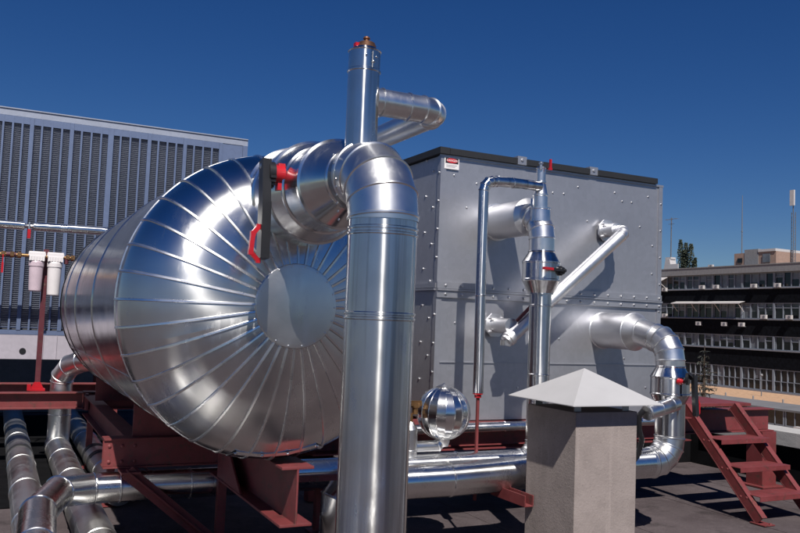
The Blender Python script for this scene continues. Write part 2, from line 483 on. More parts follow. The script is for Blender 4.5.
# ------------------------------------------------------------------ nozzle + big pipe
PX, PY, PZ, PR = 1.36, 2.93, 2.152, .138
big = thing('main_pipe', (PX, PY, 0), 'thick aluminium clad pipe elbowing down in front of the ribbed tank end', 'pipe')
mb = MB()
mb.lathe([(-.25, .258), (.0, .258), (.003, .268), (.03, .270), (.034, .258), (.085, .254), (.09, .261), (.105, .261), (.11, .252),
          (.30, .246), (.305, .252), (.32, .252), (.322, .242), (.42, .208)], (PX, 4.03, PZ), (0, -1, 0), 72, 0, True, False)
mb.build('nozzle_cladding', M['alu_y'], big)
mb = MB()
mb.lathe([(.41, .204), (.415, .211), (.43, .211), (.435, .203), (.595, .192), (.605, .196), (.61, .206), (.630, .207), (.634, .196)], (PX, 4.03, PZ), (0, -1, 0), 72, 0, False, False)
for k, a in enumerate((.55, .62, .69)):
    mb.bolt((PX+.207*math.sin(a), 4.03-.62, PZ+.207*math.cos(a)), (math.sin(a), 0, math.cos(a)), .006, .006)
# clamp lug on the flange rim
mb.box(PX+.085, PX+.105, 3.40, 3.42, PZ+.17, PZ+.222)
mb.build('valve_cladding', M['alu_y'], big)
mb = MB()
mb.lathe([(.632, .197), (.775, .132), (.78, .136), (.79, .136), (.795, .129), (.815, .130), (.83, PR+.003), (.87, PR+.003)], (PX, 4.03, PZ), (0, -1, 0), 72, 0, False, False)
mb.build('reducer', M['alu_y'], big)
mb = MB()
pts = [V((PX, 3.20, PZ))]+elbow((PX, PY, PZ), (0, -1, 0), (0, 0, -1), .20, 4)
mb.tube(pts+[V((PX, PY, 1.94))], PR+.003, 72, .0045, seam=False, cap1=False)
for k in range(9):
    a = math.radians(-95+k*11)
    mb.bolt((PX-(PR+.004)*math.cos(.25), 3.15-.012*k, PZ+.075-.035*k), (-1, .0, .1), .006, .005)
mb.build('elbow', M['alu_soft'], big, sharp=20)
mb = MB()
mb.tube([V((PX, PY, 1.945)), V((PX, PY, 1.907)), V((PX, PY, 1.885)), V((PX, PY, 1.574)), V((PX, PY, 1.555)), V((PX, PY, .70)), V((PX, PY, .005))], PR, 96, .0045, seam=False)
n_ = V((.62, -.78, 0)).normalized()
mb.obox(V((PX, PY, .95))+n_*(PR+.0003), V((0, 0, .93)), V((n_.y, -n_.x, 0))*.006, n_*.0016)
mb.build('riser', M['alu_z'], big, sharp=20)
# lever handle
mb = MB()
SX, SY, SZ = 1.145, 3.63, 2.205
mb.lathe([(0, .028), (.04, .028), (.042, .036), (.06, .036), (.062, .028), (.08, .028), (.082, .042), (.135, .042)], (SX+.10, SY, SZ), (-1, 0, 0), 20, 0)
mb.box(SX-.012, SX+.02, SY-.02, SY+.02, SZ-.075, SZ+.05)
stem = mb.build('valve_stem', M['valve_red'], big)
mb = MB()
mb.lathe([(.0, .055), (.03, .055)], (SX-.03, SY, SZ), (-1, 0, 0), 24, 0)
for k in range(9):
    a = math.radians(200+k*18)
    mb.box(SX-.058, SX-.03, SY+.055*math.cos(a)-.006, SY+.055*math.cos(a)+.006, SZ+.062*math.sin(a)-.006, SZ+.062*math.sin(a)+.006)
mb.bolt((SX-.085, SY, SZ+.03), (-1, 0, 0), .014, .01, 1)
mb.build('notch_plate', [M['black'], M['steel']], big)
mb = MB()
L0 = V((SX-.072, SY-.005, SZ+.06)); L1 = V((SX-.072, SY-.03, SZ-.16)); L2 = V((SX-.075, SY-.05, SZ-.40))
mb.bar(L0, L1, .062, .040, up=(1, 0, 0)); mb.bar(L1-V((0, 0, -.02)), L2, .070, .042, up=(1, 0, 0))
mb.build('lever', M['black'], big)
mb = MB()
g = [V((SX-.10, SY-.045, SZ-.255)), V((SX-.128, SY-.055, SZ-.29)), V((SX-.136, SY-.06, SZ-.375)), V((SX-.10, SY-.055, SZ-.41))]
for a, b in zip(g, g[1:]): mb.bar(a, b, .020, .022, up=(0, 1, 0))
for p in g: mb.obox(p, (.011, 0, 0), (0, .011, 0), (0, 0, .011))
mb.build('lever_trigger', M['valve_red'], big)

# ------------------------------------------------------------------ vent pipe above
VX_, VY_ = 1.345, 3.152
vent = thing('vent_pipe', (VX_, VY_, PZ+.12), 'slim upright aluminium vent pipe with a brown valve on its tip and a side branch', 'pipe')
mb = MB()
mb.tube([(VX_, VY_, PZ+.08), (VX_, VY_, 2.60), (VX_, VY_, 2.682)], .068, 48, .004, seam=False)
mb.box(VX_+.008, VX_+.016, VY_-.072, VY_-.066, 2.605, 2.675)
mb.bolt((VX_-.02, VY_-.066, 2.655), (-.2, -1, 0), .005, .004); mb.bolt((VX_+.03, VY_-.061, 2.655), (.3, -1, 0), .005, .004)
mb.bolt((VX_+.012, VY_-.072, 2.63), (0, -1, 0), .006, .004)
mb.lathe([(0, .068), (.004, .072), (.008, .060), (.02, .05)], (VX_, VY_, 2.682), (0, 0, 1), 40)
mb.build('riser', M['alu_z'], vent)
mb = MB()
mb.lathe([(0, .028), (.006, .042), (.016, .042), (.018, .037), (.026, .037), (.030, .030), (.032, .012), (.042, .011), (.046, .016), (.054, .012)], (VX_+.006, VY_, 2.70), (0, 0, 1), 20)
mb.build('air_valve', M['bronze'], vent)
MB().box(VX_-.048, VX_-.03, VY_-.012, VY_+.012, 2.705, 2.72).build('valve_tab', M['valve_red'], vent)
mb = MB()
BZ = 2.482; BX = 1.655
pts = [V((VX_+.05, VY_, BZ)), V((VX_+.085, VY_, BZ)), V((1.56, VY_, BZ))]+elbow((BX+.06, VY_, BZ), (1, 0, 0), (0, 1, 0), .085, 3)[0:]+[V((BX+.06, 4.4, BZ)), V((BX+.06, 5.3, BZ)), V((BX+.06, 5.42, BZ-.12)), V((BX+.06, 5.42, TZ+.6))]
mb.tube(pts, .058, 40, .005, every=0, seam=True)
mb.build('return_branch', M['alu'], vent, sharp=20)

# ------------------------------------------------------------------ steel frame under the tank
fr = thing('tank_frame', (1.2, 6.3, 0), 'dark red welded steel beams carrying the big silver tank', 'steel frame')
def fbeam(*a, **k):
    mb = MB(); ibeam(mb, *a, **k); return mb.build('beam', M['red_steel'], fr)
fbeam('y', 4.0, 5.5, 1.437, .487, .787, .172, tf=.013, tw=.010)       # stub end toward the viewer
fbeam('y', 5.74, 8.74, .905, .50, .695, .12)                             # long left bearer
fbeam('x', .685, 2.3, 5.66, .527, .718, .14)                            # near cross beam
fbeam('x', -1.2, .845, 8.80, .555, .715, .13)                           # far cross beam
fbeam('x', .848, 2.4, 8.80, .545, .722, .14)
fbeam('y', 5.75, 8.71, 1.95, .50, .70, .12)
fbeam('x', -2.2, 3.0, 9.62, .53, .735, .15)
mb = MB()
mb.box(.86, .885, 8.62, 8.735, .552, .712)
mb.build('end_plate', M['red_steel'], fr)
mb = MB(); mb.box(.685, 1.6, 5.602, 5.612, .539, .706)
for x in (.72, .80, .88):
    for z in (.57, .67): mb.bolt((x, 5.602, z), (0, -1, 0), .011, .009)
mb.build('web_plate', M['red_steel'], fr)
for Y in (5.66, 7.9):
    mb = MB(); poly = [(.86, .722)]
    arcp = []
    for k in range(25):
        a = math.radians(235+70*k/24)
        arcp.append((TX+(TR+.012)*math.cos(a), TZ+(TR+.012)*math.sin(a)))
    poly = [(arcp[0][0], .722)]+arcp+[(arcp[-1][0], .722)]
    mb.prism(poly, 'y', Y-.012, Y+.012)
    mb.build('saddle_plate', M['red_steel'], fr)
for (x, y, z1) in ((1.43, 5.47, .487), (.905, 8.55, .50), (1.95, 8.55, .50), (2.2, 5.66, .527), (.905, 6.9, .50)):
    mb = MB(); mb.box(x-.028, x+.028, y-.028, y+.028, .012, z1-.003); mb.box(x-.07, x+.07, y-.07, y+.07, .0061, .014)
    mb.build('post', M['red_steel'], fr)
for (x, y, z) in ((.99, 6.5, .60), (.99, 6.33, .57)):
    mb = MB(); mb.box(x, x+.10, y-.006, y+.006, z, z+.05); mb.box(x, x+.10, y, y+.06, z, z+.008)
    mb.build('angle_cleat', M['red_steel'], fr)
mb = MB(); mb.bar((.82, 5.475, .53), (1.42, 5.475, .02), .08, .012, up=(1, 0, 1)); mb.bar((.82, 5.475, .525), (1.42, 5.475, .015), .012, .09, up=(1, 0, 1)); mb.box(.78, .90, 5.44, 5.60, .512, .5265)
mb.build('brace', M['red_steel'], fr)
mb = MB(); mb.bar((.90, 7.2, .50), (1.5, 7.2, .0), .10, .012, up=(1, 0, 1)); mb.build('brace', M['red_steel'], fr)
mb = MB(); mb.bar((1.53, 4.62, .60), (1.98, 4.62, .60), .035, .035)
mb.build('tie_bar', M['red_steel'], fr)
mb = MB(); mb.prism([(4.75, .502), (5.3, .502), (5.3, .77), (5.15, .77)], 'x', 1.353, 1.365)
mb.build('gusset', M['red_steel'], fr)

# ------------------------------------------------------------------ drain pipe and floor pipes at the left
mb = MB()
dp = thing('drain_pipe', (.66, 9.05, .01), 'silver pipe dropping beside the tank, then running along the floor between two others', 'pipe')
top = [V((.66, 9.05, .13)), V((.66, 9.05, .80))]+[V((.665, 9.03, .86)), V((.72, 8.90, .97)), V((.82, 8.62, 1.04)), V((1.0, 8.2, 1.08))]
mb.tube(top, .108, 40, .005, every=.36)
mb.build('riser', M['alu'], dp, sharp=20)
mb = MB()
mb.tube([V((.66, 9.2, .135)), V((.658, 8.9, .135)), V((.655, 8.2, .135)), V((.652, 7.2, .135)), V((.650, 6.2, .135)), V((.65, 5.2, .135)), V((.65, 4.0, .135)), V((.65, 2.6, .135))], .118, 40, .005)
mb.build('floor_run', M['alu_dull'], dp, sharp=20)
def floor_pipe(x, r, ys, label, wrap=None):
    t = thing('floor_pipe', (x, ys[0], .01), label, 'pipe', 'clad pipes lying side by side on the roof')
    mb = MB(); mb.tube([V((x, y, .015+r)) for y in ys], r, 40, .005)
    mb.build('cladding', M['alu_dull'], t, sharp=20)
    if wrap:
        for y in wrap: MB().lathe([(-.06, r+.001), (-.058, r+.006), (.058, r+.006), (.06, r+.001)], (x, y, .015+r), (0, 1, 0), 40, 0, False, False).build('joint_band', M['black_rubber'], t)
    for y in ys[1:-1:2]:
        MB().box(x-.1, x+.1, y-.03, y+.03, .0065, .03).build('support', M['red_steel'], t)
    return t
floor_pipe(.30, .115, (12.5, 10.6, 9.4, 8.0, 6.9, 5.9, 4.9, 2.6), 'leftmost of the dull silver pipes lying on the roof floor', (8.55,))
floor_pipe(.965, .115, (12.5, 10.6, 9.4, 8.5, 7.6, 6.8), 'dull silver floor pipe emerging below the red cross beam stub, beneath the tank', (8.05, 8.45))
# low cross pipe
cp = thing('cross_pipe', (1.2, 5.5, .28), 'shiny aluminium pipe crossing low under the tank with a mitred elbow toward the viewer', 'pipe')
mb = MB()
pts = [V((.17, 2.4, .395)), V((.20, 3.2, .40)), V((.245, 4.3, .405)), V((.287, 5.02, .405)), V((.43, 5.565, .405)), V((.64, 5.62, .405)), V((.80, 5.62, .405)), V((1.25, 5.62, .405)), V((2.55, 5.62, .405))]
pts = [p for k, p in enumerate(pts)]
mb.tube(pts, .096, 48, .005)
mb.build('cladding', M['alu_x'], cp, sharp=20)
mb = MB(); mb.box(.20, .23, 3.5, 3.53, .01, .295); mb.build('support_leg', M['red_steel'], cp)

# ------------------------------------------------------------------ water filters, post, thin pipes (left)
FY = 8.93
ps = thing('filter_post', (.44, FY, .715), 'dark red post with bright red clamp foot holding two white water filters', 'post')
MB().box(.405, .455, FY+.04, FY+.08, .75, 2.13).build('pole', M['red_post'], ps)
mb = MB(); mb.box(.36, .50, FY-.03, FY+.10, .716, .735); mb.prism([(.37, .735), (.49, .735), (.455, .80), (.405, .80)], 'y', FY+.085, FY+.095)
mb.prism([(.37, .735), (.49, .735), (.455, .80), (.405, .80)], 'y', FY+.02, FY+.036); mb.box(.335, .37, FY, FY+.05, .716, .78)
mb.build('foot_clamp', M['valve_red'], ps)
fl = thing('filter_line', (.3, FY, 2.02), 'small brass and red pipe run feeding the two filter housings', 'pipe')
mb = MB()
mb.lathe([(0, .017), (1.15, .017)], (-.45, FY, 2.055), (1, 0, 0), 16)
mb.lathe([(0, .02), (.01, .032), (.05, .032), (.06, .02)], (-.30, FY, 2.055), (1, 0, 0), 6)
for x in (.02, .10, .165, .61, .66):
    mb.lathe([(0, .02), (.004, .030), (.036, .030), (.04, .02)], (x, FY, 2.055), (1, 0, 0), 6, 0, True, True, False)
mb.build('brass_fittings', M['brass'], fl)
mb = MB(); mb.box(.03, .05, FY-.05, FY-.035, 1.87, 1.97); mb.box(.035, .045, FY-.045, FY-.03, 1.97, 2.05)
mb.build('valve_handle', M['valve_red'], fl)
mb = MB(); mb.lathe([(0, .022), (.05, .024), (.09, .022)], (.065, FY, 2.055), (1, 0, 0), 14)
mb.build('red_union', M['red_post'], fl)
MB().lathe([(0, .022), (.06, .022)], (.62, FY, 2.05), (0, 0, -1), 12).build('red_union', M['red_post'], fl)
def filt(x, m, zb, label):
    t = thing('water_filter', (x, FY-.005, zb), label, 'water filter', 'water filter housings')
    mb = MB(); mb.box(x-.078, x+.078, FY-.06, FY+.04, 2.055, 2.085); mb.box(x-.07, x+.07, FY-.066, FY+.05, 2.005, 2.055); mb.box(x-.074, x+.074, FY-.05, FY+.04, 2.085, 2.10)
    for k in range(5): mb.box(x-.06+k*.025, x-.05+k*.025, FY-.07, FY-.064, 2.01, 2.05)
    mb.build('cap', M['white_plastic'], t)
    mb = MB(); mb.lathe([(0, .05), (.01, .058), (.03, .06), (2.003-zb-.06, .066), (2.003-zb-.05, .072), (2.003-zb-.012, .072), (2.003-zb, .066)], (x, FY-.005, zb), (0, 0, 1), 28)
    mb.build('bowl', m, t)
    return t
filt(.345, M['mauve_plastic'], 1.70, 'mauve tinted filter bowl left of the post, under a white cap')
filt(.515, M['white_plastic'], 1.665, 'all white filter bowl right of the post')
tp = thing('thin_pipe', (.3, 9.3, 2.33), 'thin clad pipe with red handled valve running across the louvred unit', 'pipe')
mb = MB()
mb.tube([V((-.9, 9.3, 2.376)), V((-.3, 9.3, 2.378)), V((.22, 9.3, 2.38))], .046, 24, .003)
mb.tube([V((.31, 9.3, 2.38)), V((.6, 9.3, 2.385)), V((1.02, 9.3, 2.39)), V((1.08, 9.3, 2.35)), V((1.09, 9.3, 1.9))], .046, 24, .003)
mb.build('cladding', M['alu_x'], tp)
mb = MB(); mb.lathe([(0, .03), (.02, .022), (.07, .022), (.09, .03)], (.22, 9.3, 2.38), (1, 0, 0), 16); mb.box(.258, .272, 9.24, 9.262, 2.34, 2.42)
mb.build('valve_body', M['steel'], tp)
MB().box(.252, .282, 9.225, 9.238, 2.25, 2.345).build('valve_handle', M['valve_red'], tp)

# ------------------------------------------------------------------ louvred unit (rear left)
LY = 10.0; LX0, LX1, LZ0, LZ1 = -2.6, 2.723, .965, 3.74
lv = thing('louvred_unit', ((LX0+LX1)/2, LY+.9, LZ0), 'tall galvanised cooling unit with rows of louvre slats behind the tank', 'cooling unit')
mb = MB()
mb.box(LX1-.06, LX1, LY-.004, LY+.05, LZ0, LZ1-.077)
mb.box(LX0, LX1-.062, LY-.006, LY+.05, 1.235, 1.285)
mull = [-2.27, -1.85, -1.42, -.99, -.57, -.142, .245, .664, 1.09, 1.527, 1.947, 2.384]
for i, x in enumerate(mull):
    w = .03 if x == 1.09 else .021
    mb.box(x-w, x+w, LY-.012, LY+.04, 1.286, LZ1-.077)
mb.build('frame', M['galv_louvre'], lv)
mb = MB(); mb.box(LX0, LX1, LY, LY+.04, LZ1-.075, LZ1); mb.box(LX0, LX1, LY-.012, LY+.05, LZ1, LZ1+.012); mb.build('top_rail', M['rail'], lv)
mb = MB()
for a, b in zip([LX0]+mull, mull):
    for k in range(1, 4):
        x = a+(b-a)*k/4; mb.box(x-.010, x+.010, LY-.008, LY+.01, 1.286, LZ1-.077)
    mb.box(a+.022, b-.022, LY-.006, LY+.012, LZ1-.155, LZ1-.078)
mb.build('thin_mullions', M['galv_louvre'], lv)
mb = MB()
z = 1.30
while z < LZ1-.16:
    mb.obox(((LX0+2.38)/2, LY+.028, z+.015), ((2.38-LX0)/2, 0, 0), (0, .0080, -.0080), (0, .0008, .0008))
    z += .0228
mb.build('louvre_slats', M['slat'], lv)
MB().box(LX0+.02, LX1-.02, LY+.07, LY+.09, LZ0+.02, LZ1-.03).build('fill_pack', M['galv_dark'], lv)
MB().box(2.407, LX1-.062, LY+.005, LY+.03, 1.286, LZ1-.077).build('mesh_panel', M['galv_louvre'], lv)
mb = MB()
mb.box(LX0, LX1-.062, LY-.003, LY+.02, LZ0, 1.233)
for x in (-1.4, -.5, .50, .64, 1.5): mb.box(x, x+.012, LY-.014, LY-.003, LZ0, 1.233)
mb.build('base_panel', M['galv_light'], lv)
MB().lathe([(0, .034), (.008, .034)], (.305, LY-.002, 1.054), (0, -1, 0), 24).build('drain_hole', M['black'], lv)
mb = MB(); mb.box(LX0, LX1, LY+.1, LY+1.9, LZ0, LZ1-.002); mb.build('casing', M['galv_louvre'], lv)
for x in (-2.3, 1.3, 2.5):
    for y in (LY+.1, LY+1.6): MB().box(x-.06, x+.06, y, y+.12, .007, LZ0-.002).build('plinth_leg', M['red_steel'], lv)

# ------------------------------------------------------------------ cabinet (closed cooling tower)
CX0, CX1, CY0, CY1, CZ0, CZ1 = 3.035, 5.287, 5.5, 6.85, .80, 2.845
cab = thing('cooling_cabinet', ((CX0+CX1)/2, CY0, CZ0), 'big grey galvanised sheet metal cabinet with black top edging and bolted seams', 'cabinet')
mb = MB(); mb.box(CX0, CX1, CY0, CY1, CZ0, CZ1)
mb.box(CX0-.012, CX0+.035, CY0-.010, CY0+.0, CZ0+.002, CZ1-.003)      # corner flange
mb.box(CX0-.012, CX0-.0, CY0, CY0+.04, CZ0+.002, CZ1-.003)
mb.box(CX1-.03, CX1+.014, CY0-.010, CY0+.0, CZ0+.002, CZ1-.003)
mb.box(CX0-.02, CX1+.02, CY0-.012, CY0+.001, CZ1-.012, CZ1+.006)
bolts = [(3.273, 2.457), (3.358, 2.657), (3.567, 2.735), (4.1, 2.662), (4.213, 2.665), (4.36, 2.738), (4.468, 2.456), (4.759, 2.731), (4.845, 2.664), (4.952, 2.665), (5.14, 2.734), (5.051, 2.458), (3.15, 2.70), (5.2, 2.30), (5.2, 2.05), (3.2, 1.55), (4.2, 1.45), (4.9, 1.30), (3.8, 1.05), (5.15, 1.05)]
for x, z in bolts: mb.bolt((x, CY0, z), (0, -1, 0), .009, .007, 1)
for k in range(9): mb.bolt((CX0-.012, CY0+.02, .95+k*.22), (-1, 0, 0), .010, .008, 1)
for k in range(7):
    mb.bolt((CX0, CY0+.13, 1.0+k*.29), (-1, 0, 0), .010, .008, 1); mb.bolt((CX0, CY0+.25, 1.1+k*.29), (-1, 0, 0), .010, .008, 1)
for k in range(8): mb.bolt((CX1-.005, CY0-.010, 1.0+k*.24), (0, -1, 0), .009, .007, 1)
mb.build('casing', [M['galv'], M['steel']], cab)
mb = MB()
for z0, z1, pro in ((1.812, 1.862, .022), (1.742, 1.792, .022)):
    mb.box(CX0-.014, CX1+.012, CY0-pro, CY0, z0, z1)
mb.box(CX0-.014, CX1+.012, CY0-.034, CY0, 1.795, 1.809)
mb.box(CX0-.03, CX0, CY0+.002, CY1, 1.795, 1.809); mb.box(CX0-.02, CX0, CY0+.002, CY1, 1.815, 1.85)
for k in range(16):
    x = CX0+.06+k*.145
    mb.bolt((x, CY0-.022, 1.836), (0, -1, 0), .010, .010, 1); mb.bolt((x, CY0-.022, 1.768), (0, -1, 0), .010, .010, 1)
mb.build('seam_flange', [M['galv'], M['steel']], cab)
MB().box(CX0+.036, CX1-.03, CY0-.010, CY0, 1.243, 1.250).build('lower_seam', M['galv'], cab)
mb = MB()
mb.box(CX0+.053, 3.718, CY0-.035, CY0+.06, CZ1+.008, CZ1+.056); mb.box(3.81, 4.458, CY0-.035, CY0+.06, CZ1+.008, CZ1+.056)
mb.box(4.543, CX1-.07, CY0-.035, CY0+.06, CZ1+.008, CZ1+.056)
mb.box(CX0-.035, CX0+.05, CY0-.035, CY1+.03, CZ1+.0075, CZ1+.058)
mb.build('edge_trim', M['black_rubber'], cab)
for x in (3.764, 4.5):
    mb = MB(); mb.box(x-.044, x+.044, CY0-.03, CY0+.03, CZ1+.007, CZ1+.075); mb.bolt((x, CY0-.03, CZ1+.045), (0, -1, 0), .014, .008)
    mb.build('trim_clip', M['galv'], cab)
MB().box(CX0+.02, CX1-.02, CY0+.07, CY1-.02, CZ1+.002, CZ1+.02).build('top_panel', M['galv'], cab)
# warning sign
SX0, SX1, SZ0, SZ1 = 3.052, 3.182, 2.742, 2.838
sg = MB().box(SX0, SX1, CY0-.0135, CY0-.0105, SZ0, SZ1-.004).build('warning_sign', M['white_sign'], cab)
mb = MB(); mb.box(SX0+.008, SX1-.008, CY0-.0155, CY0-.014, SZ0+.045, SZ1-.010); mb.build('header', M['sign_black'], sg)
mb = MB(); cxs, czs = (SX0+SX1)/2, (SZ0+.045+SZ1-.010)/2
mb.prism([(cxs+.05*math.cos(a*PI/16), czs+.018*math.sin(a*PI/16)) for a in range(32)], 'y', CY0-.0170, CY0-.0158); mb.build('oval', M['sign_red'], sg)
mb = MB(); mb.box(SX0+.015, SX1-.02, CY0-.0152, CY0-.0137, SZ0+.028, SZ0+.033); mb.box(SX0+.015, SX1-.035, CY0-.0152, CY0-.0137, SZ0+.016, SZ0+.021); mb.build('fine_print', M['sign_grey'], sg)
cu = bpy.data.curves.new('lettering', 'FONT'); cu.body = 'DANGER'; cu.size = .024; cu.align_x = 'CENTER'; cu.align_y = 'CENTER'; cu.extrude = .0004
cu.materials.append(M['white_sign'])
tmp = bpy.data.objects.new('lettering_curve', cu); COL.objects.link(tmp)
bpy.context.view_layer.update()
lme = bpy.data.meshes.new_from_object(tmp.evaluated_get(bpy.context.evaluated_depsgraph_get())); lme.name = 'lettering'
bpy.data.objects.remove(tmp)
to = bpy.data.objects.new('lettering', lme); COL.objects.link(to); to.parent = sg
to.location = V((cxs, CY0-.0178, czs))-BASE[cab.name]; to.rotation_euler = (PI/2, 0, 0)

# cabinet support frame
cf = thing('cabinet_frame', (4.1, 5.6, 0), 'low dark red steel beams the grey cabinet stands on', 'steel frame')
for nm, a in (('beam', ('x', 2.05, 5.62, 5.56, .585, .792, .28)), ('beam', ('x', 2.3, 5.62, 6.6, .585, .792, .19))):
    mb = MB(); ibeam(mb, *a); mb.build('beam', M['red_steel'], cf)
for x in (3.4, 4.9):
    mb = MB(); ibeam(mb, 'y', 5.63, 6.48, x, .60, .785, .12); mb.build('beam', M['red_steel'], cf)
for x, y in ((2.5, 5.62), (4.2, 5.62), (5.1, 6.6), (2.5, 6.6), (4.2, 6.6)):
    MB().box(x-.05, x+.05, y-.05, y+.05, .0065, .582).build('post', M['red_steel'], cf)
MB().box(3.25, 3.29, 5.45, 5.457, .797, .93).build('cleat', M['red_steel'], cf)

mp = thing('base_pipe', (3.2, 5.37, .70), 'slim horizontal silver pipe along the foot of the grey cabinet', 'pipe')
mb = MB(); mb.tube([V((2.1, 5.365, .755)), V((2.75, 5.365, .757)), V((3.6, 5.365, .765)), V((5.25, 5.365, .775))], .036, 24, .003); mb.build('cladding', M['alu_x'], mp)

# ------------------------------------------------------------------ left pipe loop on the cabinet (upper stub, drum valve, back header)
ax, ay = 3.57, 4.906
pl = thing('upper_pipe_loop', (ax, ay, .55), 'silver pipe from the upper cabinet stub down through a drum valve to the floor header', 'pipe')
mb = MB(); mb.lathe([(0, .15), (.012, .15), (.014, .138), (.42, .138), (.425, .144), (.44, .144), (.445, .132), (.46, .10)], (ax-.012, CY0, 2.365), (0, -1, 0), 48, 0, False, True)
for k in range(10):
    a = 2*PI*k/10; mb.bolt((ax-.012+.14*math.cos(a), CY0-.435, 2.365+.14*math.sin(a)), (math.cos(a), 0, math.sin(a)), .005, .004)
mb.build('stub_cladding', M['satin'], pl)
mb = MB()
mb.tube([V((ax, CY0-.40, 2.365))]+elbow((ax, ay, 2.365), (0, -1, 0), (0, 0, -1), .175, 4)+[V((ax, ay, 2.10))], .094, 48, .005, seam=False)
mb.lathe([(0, .080), (.09, .074), (.094, .078), (.104, .078), (.108, .055), (.19, .054), (.194, .058), (.204, .058), (.208, .052), (.285, .036), (.29, .039), (.30, .039), (.304, .034), (.395, .034), (.40, .037), (.41, .030)], (ax-.010, ay+.02, 2.315), (0, 0, 1), 36)
mb.build('elbow', M['alu'], pl, sharp=20)
mb = MB()
mb.lathe([(0, .100), (.006, .102), (.012, .098), (.075, .137), (.080, .141), (.090, .141), (.094, .137), (.205, .137), (.210, .141), (.22, .141), (.224, .136), (.31, .094), (.318, .094)], (ax, ay, 2.10), (0, 0, -1), 48)
mb.build('drum_cladding', M['alu_z'], pl)
mb = MB()
mb.tube([V((ax, ay, 1.80)), V((ax, ay, 1.70)), V((ax, ay, 1.2)), V((ax, ay, .80))], .080, 40, .005)
mb.build('riser', M['alu_z'], pl, sharp=20)
mb = MB(); mb.tube([V((ax, ay, .801))]+elbow((ax, ay, .585), (0, 0, -1), (-1, 0, 0), .13, 3)+[V((ax-.17, ay, .585))], .0803, 40, .005, seam=False)
mb.build('lower_elbow', M['alu'], pl, sharp=20)
mb = MB(); mb.tube([V((ax-.16, ay, .585)), V((2.9, ay, .585)), V((1.7, ay, .58))], .080, 40, .005)
mb.build('header', M['alu_x'], pl, sharp=20)
mb = MB()
hy = ay-.142; hz = 1.955
mb.lathe([(0, .036), (.018, .036), (.02, .028), (.04, .026), (.042, .012), (.06, .012)], (ax+.075, hy+.03, hz), (.3, -1, 0), 20)
mb.bar((ax+.085, hy-.012, hz), (ax-.03, hy-.035, hz+.004), .024, .018); mb.build('valve_lever', M['black'], pl)
mb = MB(); mb.bar((ax-.03, hy-.035, hz+.004), (ax-.115, hy-.045, hz+.006), .026, .018); mb.build('lever_grip', M['valve_red'], pl)
mb = MB(); mb.box(ax+.012, ax+.026, ay-.06, ay-.045, 2.70, 2.775); mb.box(ax+.005, ax+.03, ay-.062, ay-.043, 2.695, 2.71); mb.build('tip_tap', M['valve_red'], pl)
mb = MB(); mb.lathe([(0, .012), (.04, .012), (.042, .018), (.055, .018)], (ax-.035, ay-.01, 2.70), (0, 0, 1), 12); mb.build('bleed_cap', M['steel'], pl)

tv = thing('bleed_pipe', (3.05, ay, .3), 'thin silver bleed pipe bending down beside the tall drum valve, on a red rod', 'pipe')
mb = MB()
mb.tube([V((ax-.03, ay, 2.575)), V((3.30, ay, 2.575)), V((3.16, ay, 2.57))]+elbow((3.055, ay, 2.565), (-1, 0, 0), (0, 0, -1), .07, 3)+[V((3.055, ay, 1.75)), V((3.06, ay, 1.07))], .037, 28, .004)
mb.build('cladding', M['alu_z'], tv, sharp=20)
mb = MB(); mb.lathe([(0, .036), (.006, .036), (.010, .024), (.03, .024)], (3.06, ay, 1.066), (0, 0, -1), 20); mb.build('red_collar', M['valve_red'], tv)
MB().box(3.052, 3.070, ay-.009, ay+.009, .33, 1.04).build('rod', M['red_steel'], tv)

# diagonal bypass
dg = thing('bypass_pipe', (4.1, 5.25, 1.4), 'slanted satin silver bypass pipe joining two flanges on the cabinet', 'pipe')
mb = MB()
d0 = V((4.655, 5.235, 2.365)); d1 = V((3.60, 5.215, 1.515))
dd = (d1-d0).normalized()
mb.tube([V((4.65, CY0-.02, 2.385))]+elbow(d0, V((0, -1, -.05)), dd, .075, 3)+[d1+dd*.10], .050, 36, .0035, seam=False, cap1=False)
mb.build('cladding', M['satin'], dg, sharp=28)
mb = MB()
mb.lathe([(.085, .052), (.09, .058), (.12, .058), (.125, .05), (.145, .05)], d1, dd, 28)
for k in range(3): mb.box(d1.x+dd.x*.145-.03, d1.x+dd.x*.145+.01, d1.y-.035+.03*k, d1.y-.025+.03*k, d1.z+dd.z*.145-.03, d1.z+dd.z*.145+.01)
mb.build('end_cap', M['satin'], dg)
for x, z, yy in ((4.65, 2.387, CY0), (3.548, 1.545, CY0)):
    f = MB(); f.lathe([(0, .058), (.02, .058)], (x, yy, z), (0, -1, 0), 28)
    f.prism([(x+.098*math.cos(PI/8+k*PI/4), z+.098*math.sin(PI/8+k*PI/4)) for k in range(8)], 'y', yy-.045, yy-.028)
    for k in range(4):
        a = PI/4+k*PI/2; f.bolt((x+.075*math.cos(a), yy-.045, z+.075*math.sin(a)), (0, -1, 0), .011, .022); f.lathe([(0, .008), (.03, .008)], (x+.075*math.cos(a), yy, z+.075*math.sin(a)), (0, -1, 0), 8)
    f.lathe([(.045, .058), (.16 if x > 4 else .26, .056)], (x, yy, z), (0, -1, 0), 28)
    f.build('flange', M['satin'], dg)
mb = MB(); mb.obox(d1-dd*.10+V((-.04, -.005, .06)), V((.06, 0, .055)), (0, .008, 0), V((-.008, 0, .008))); mb.build('red_bracket', M['red_steel'], dg)

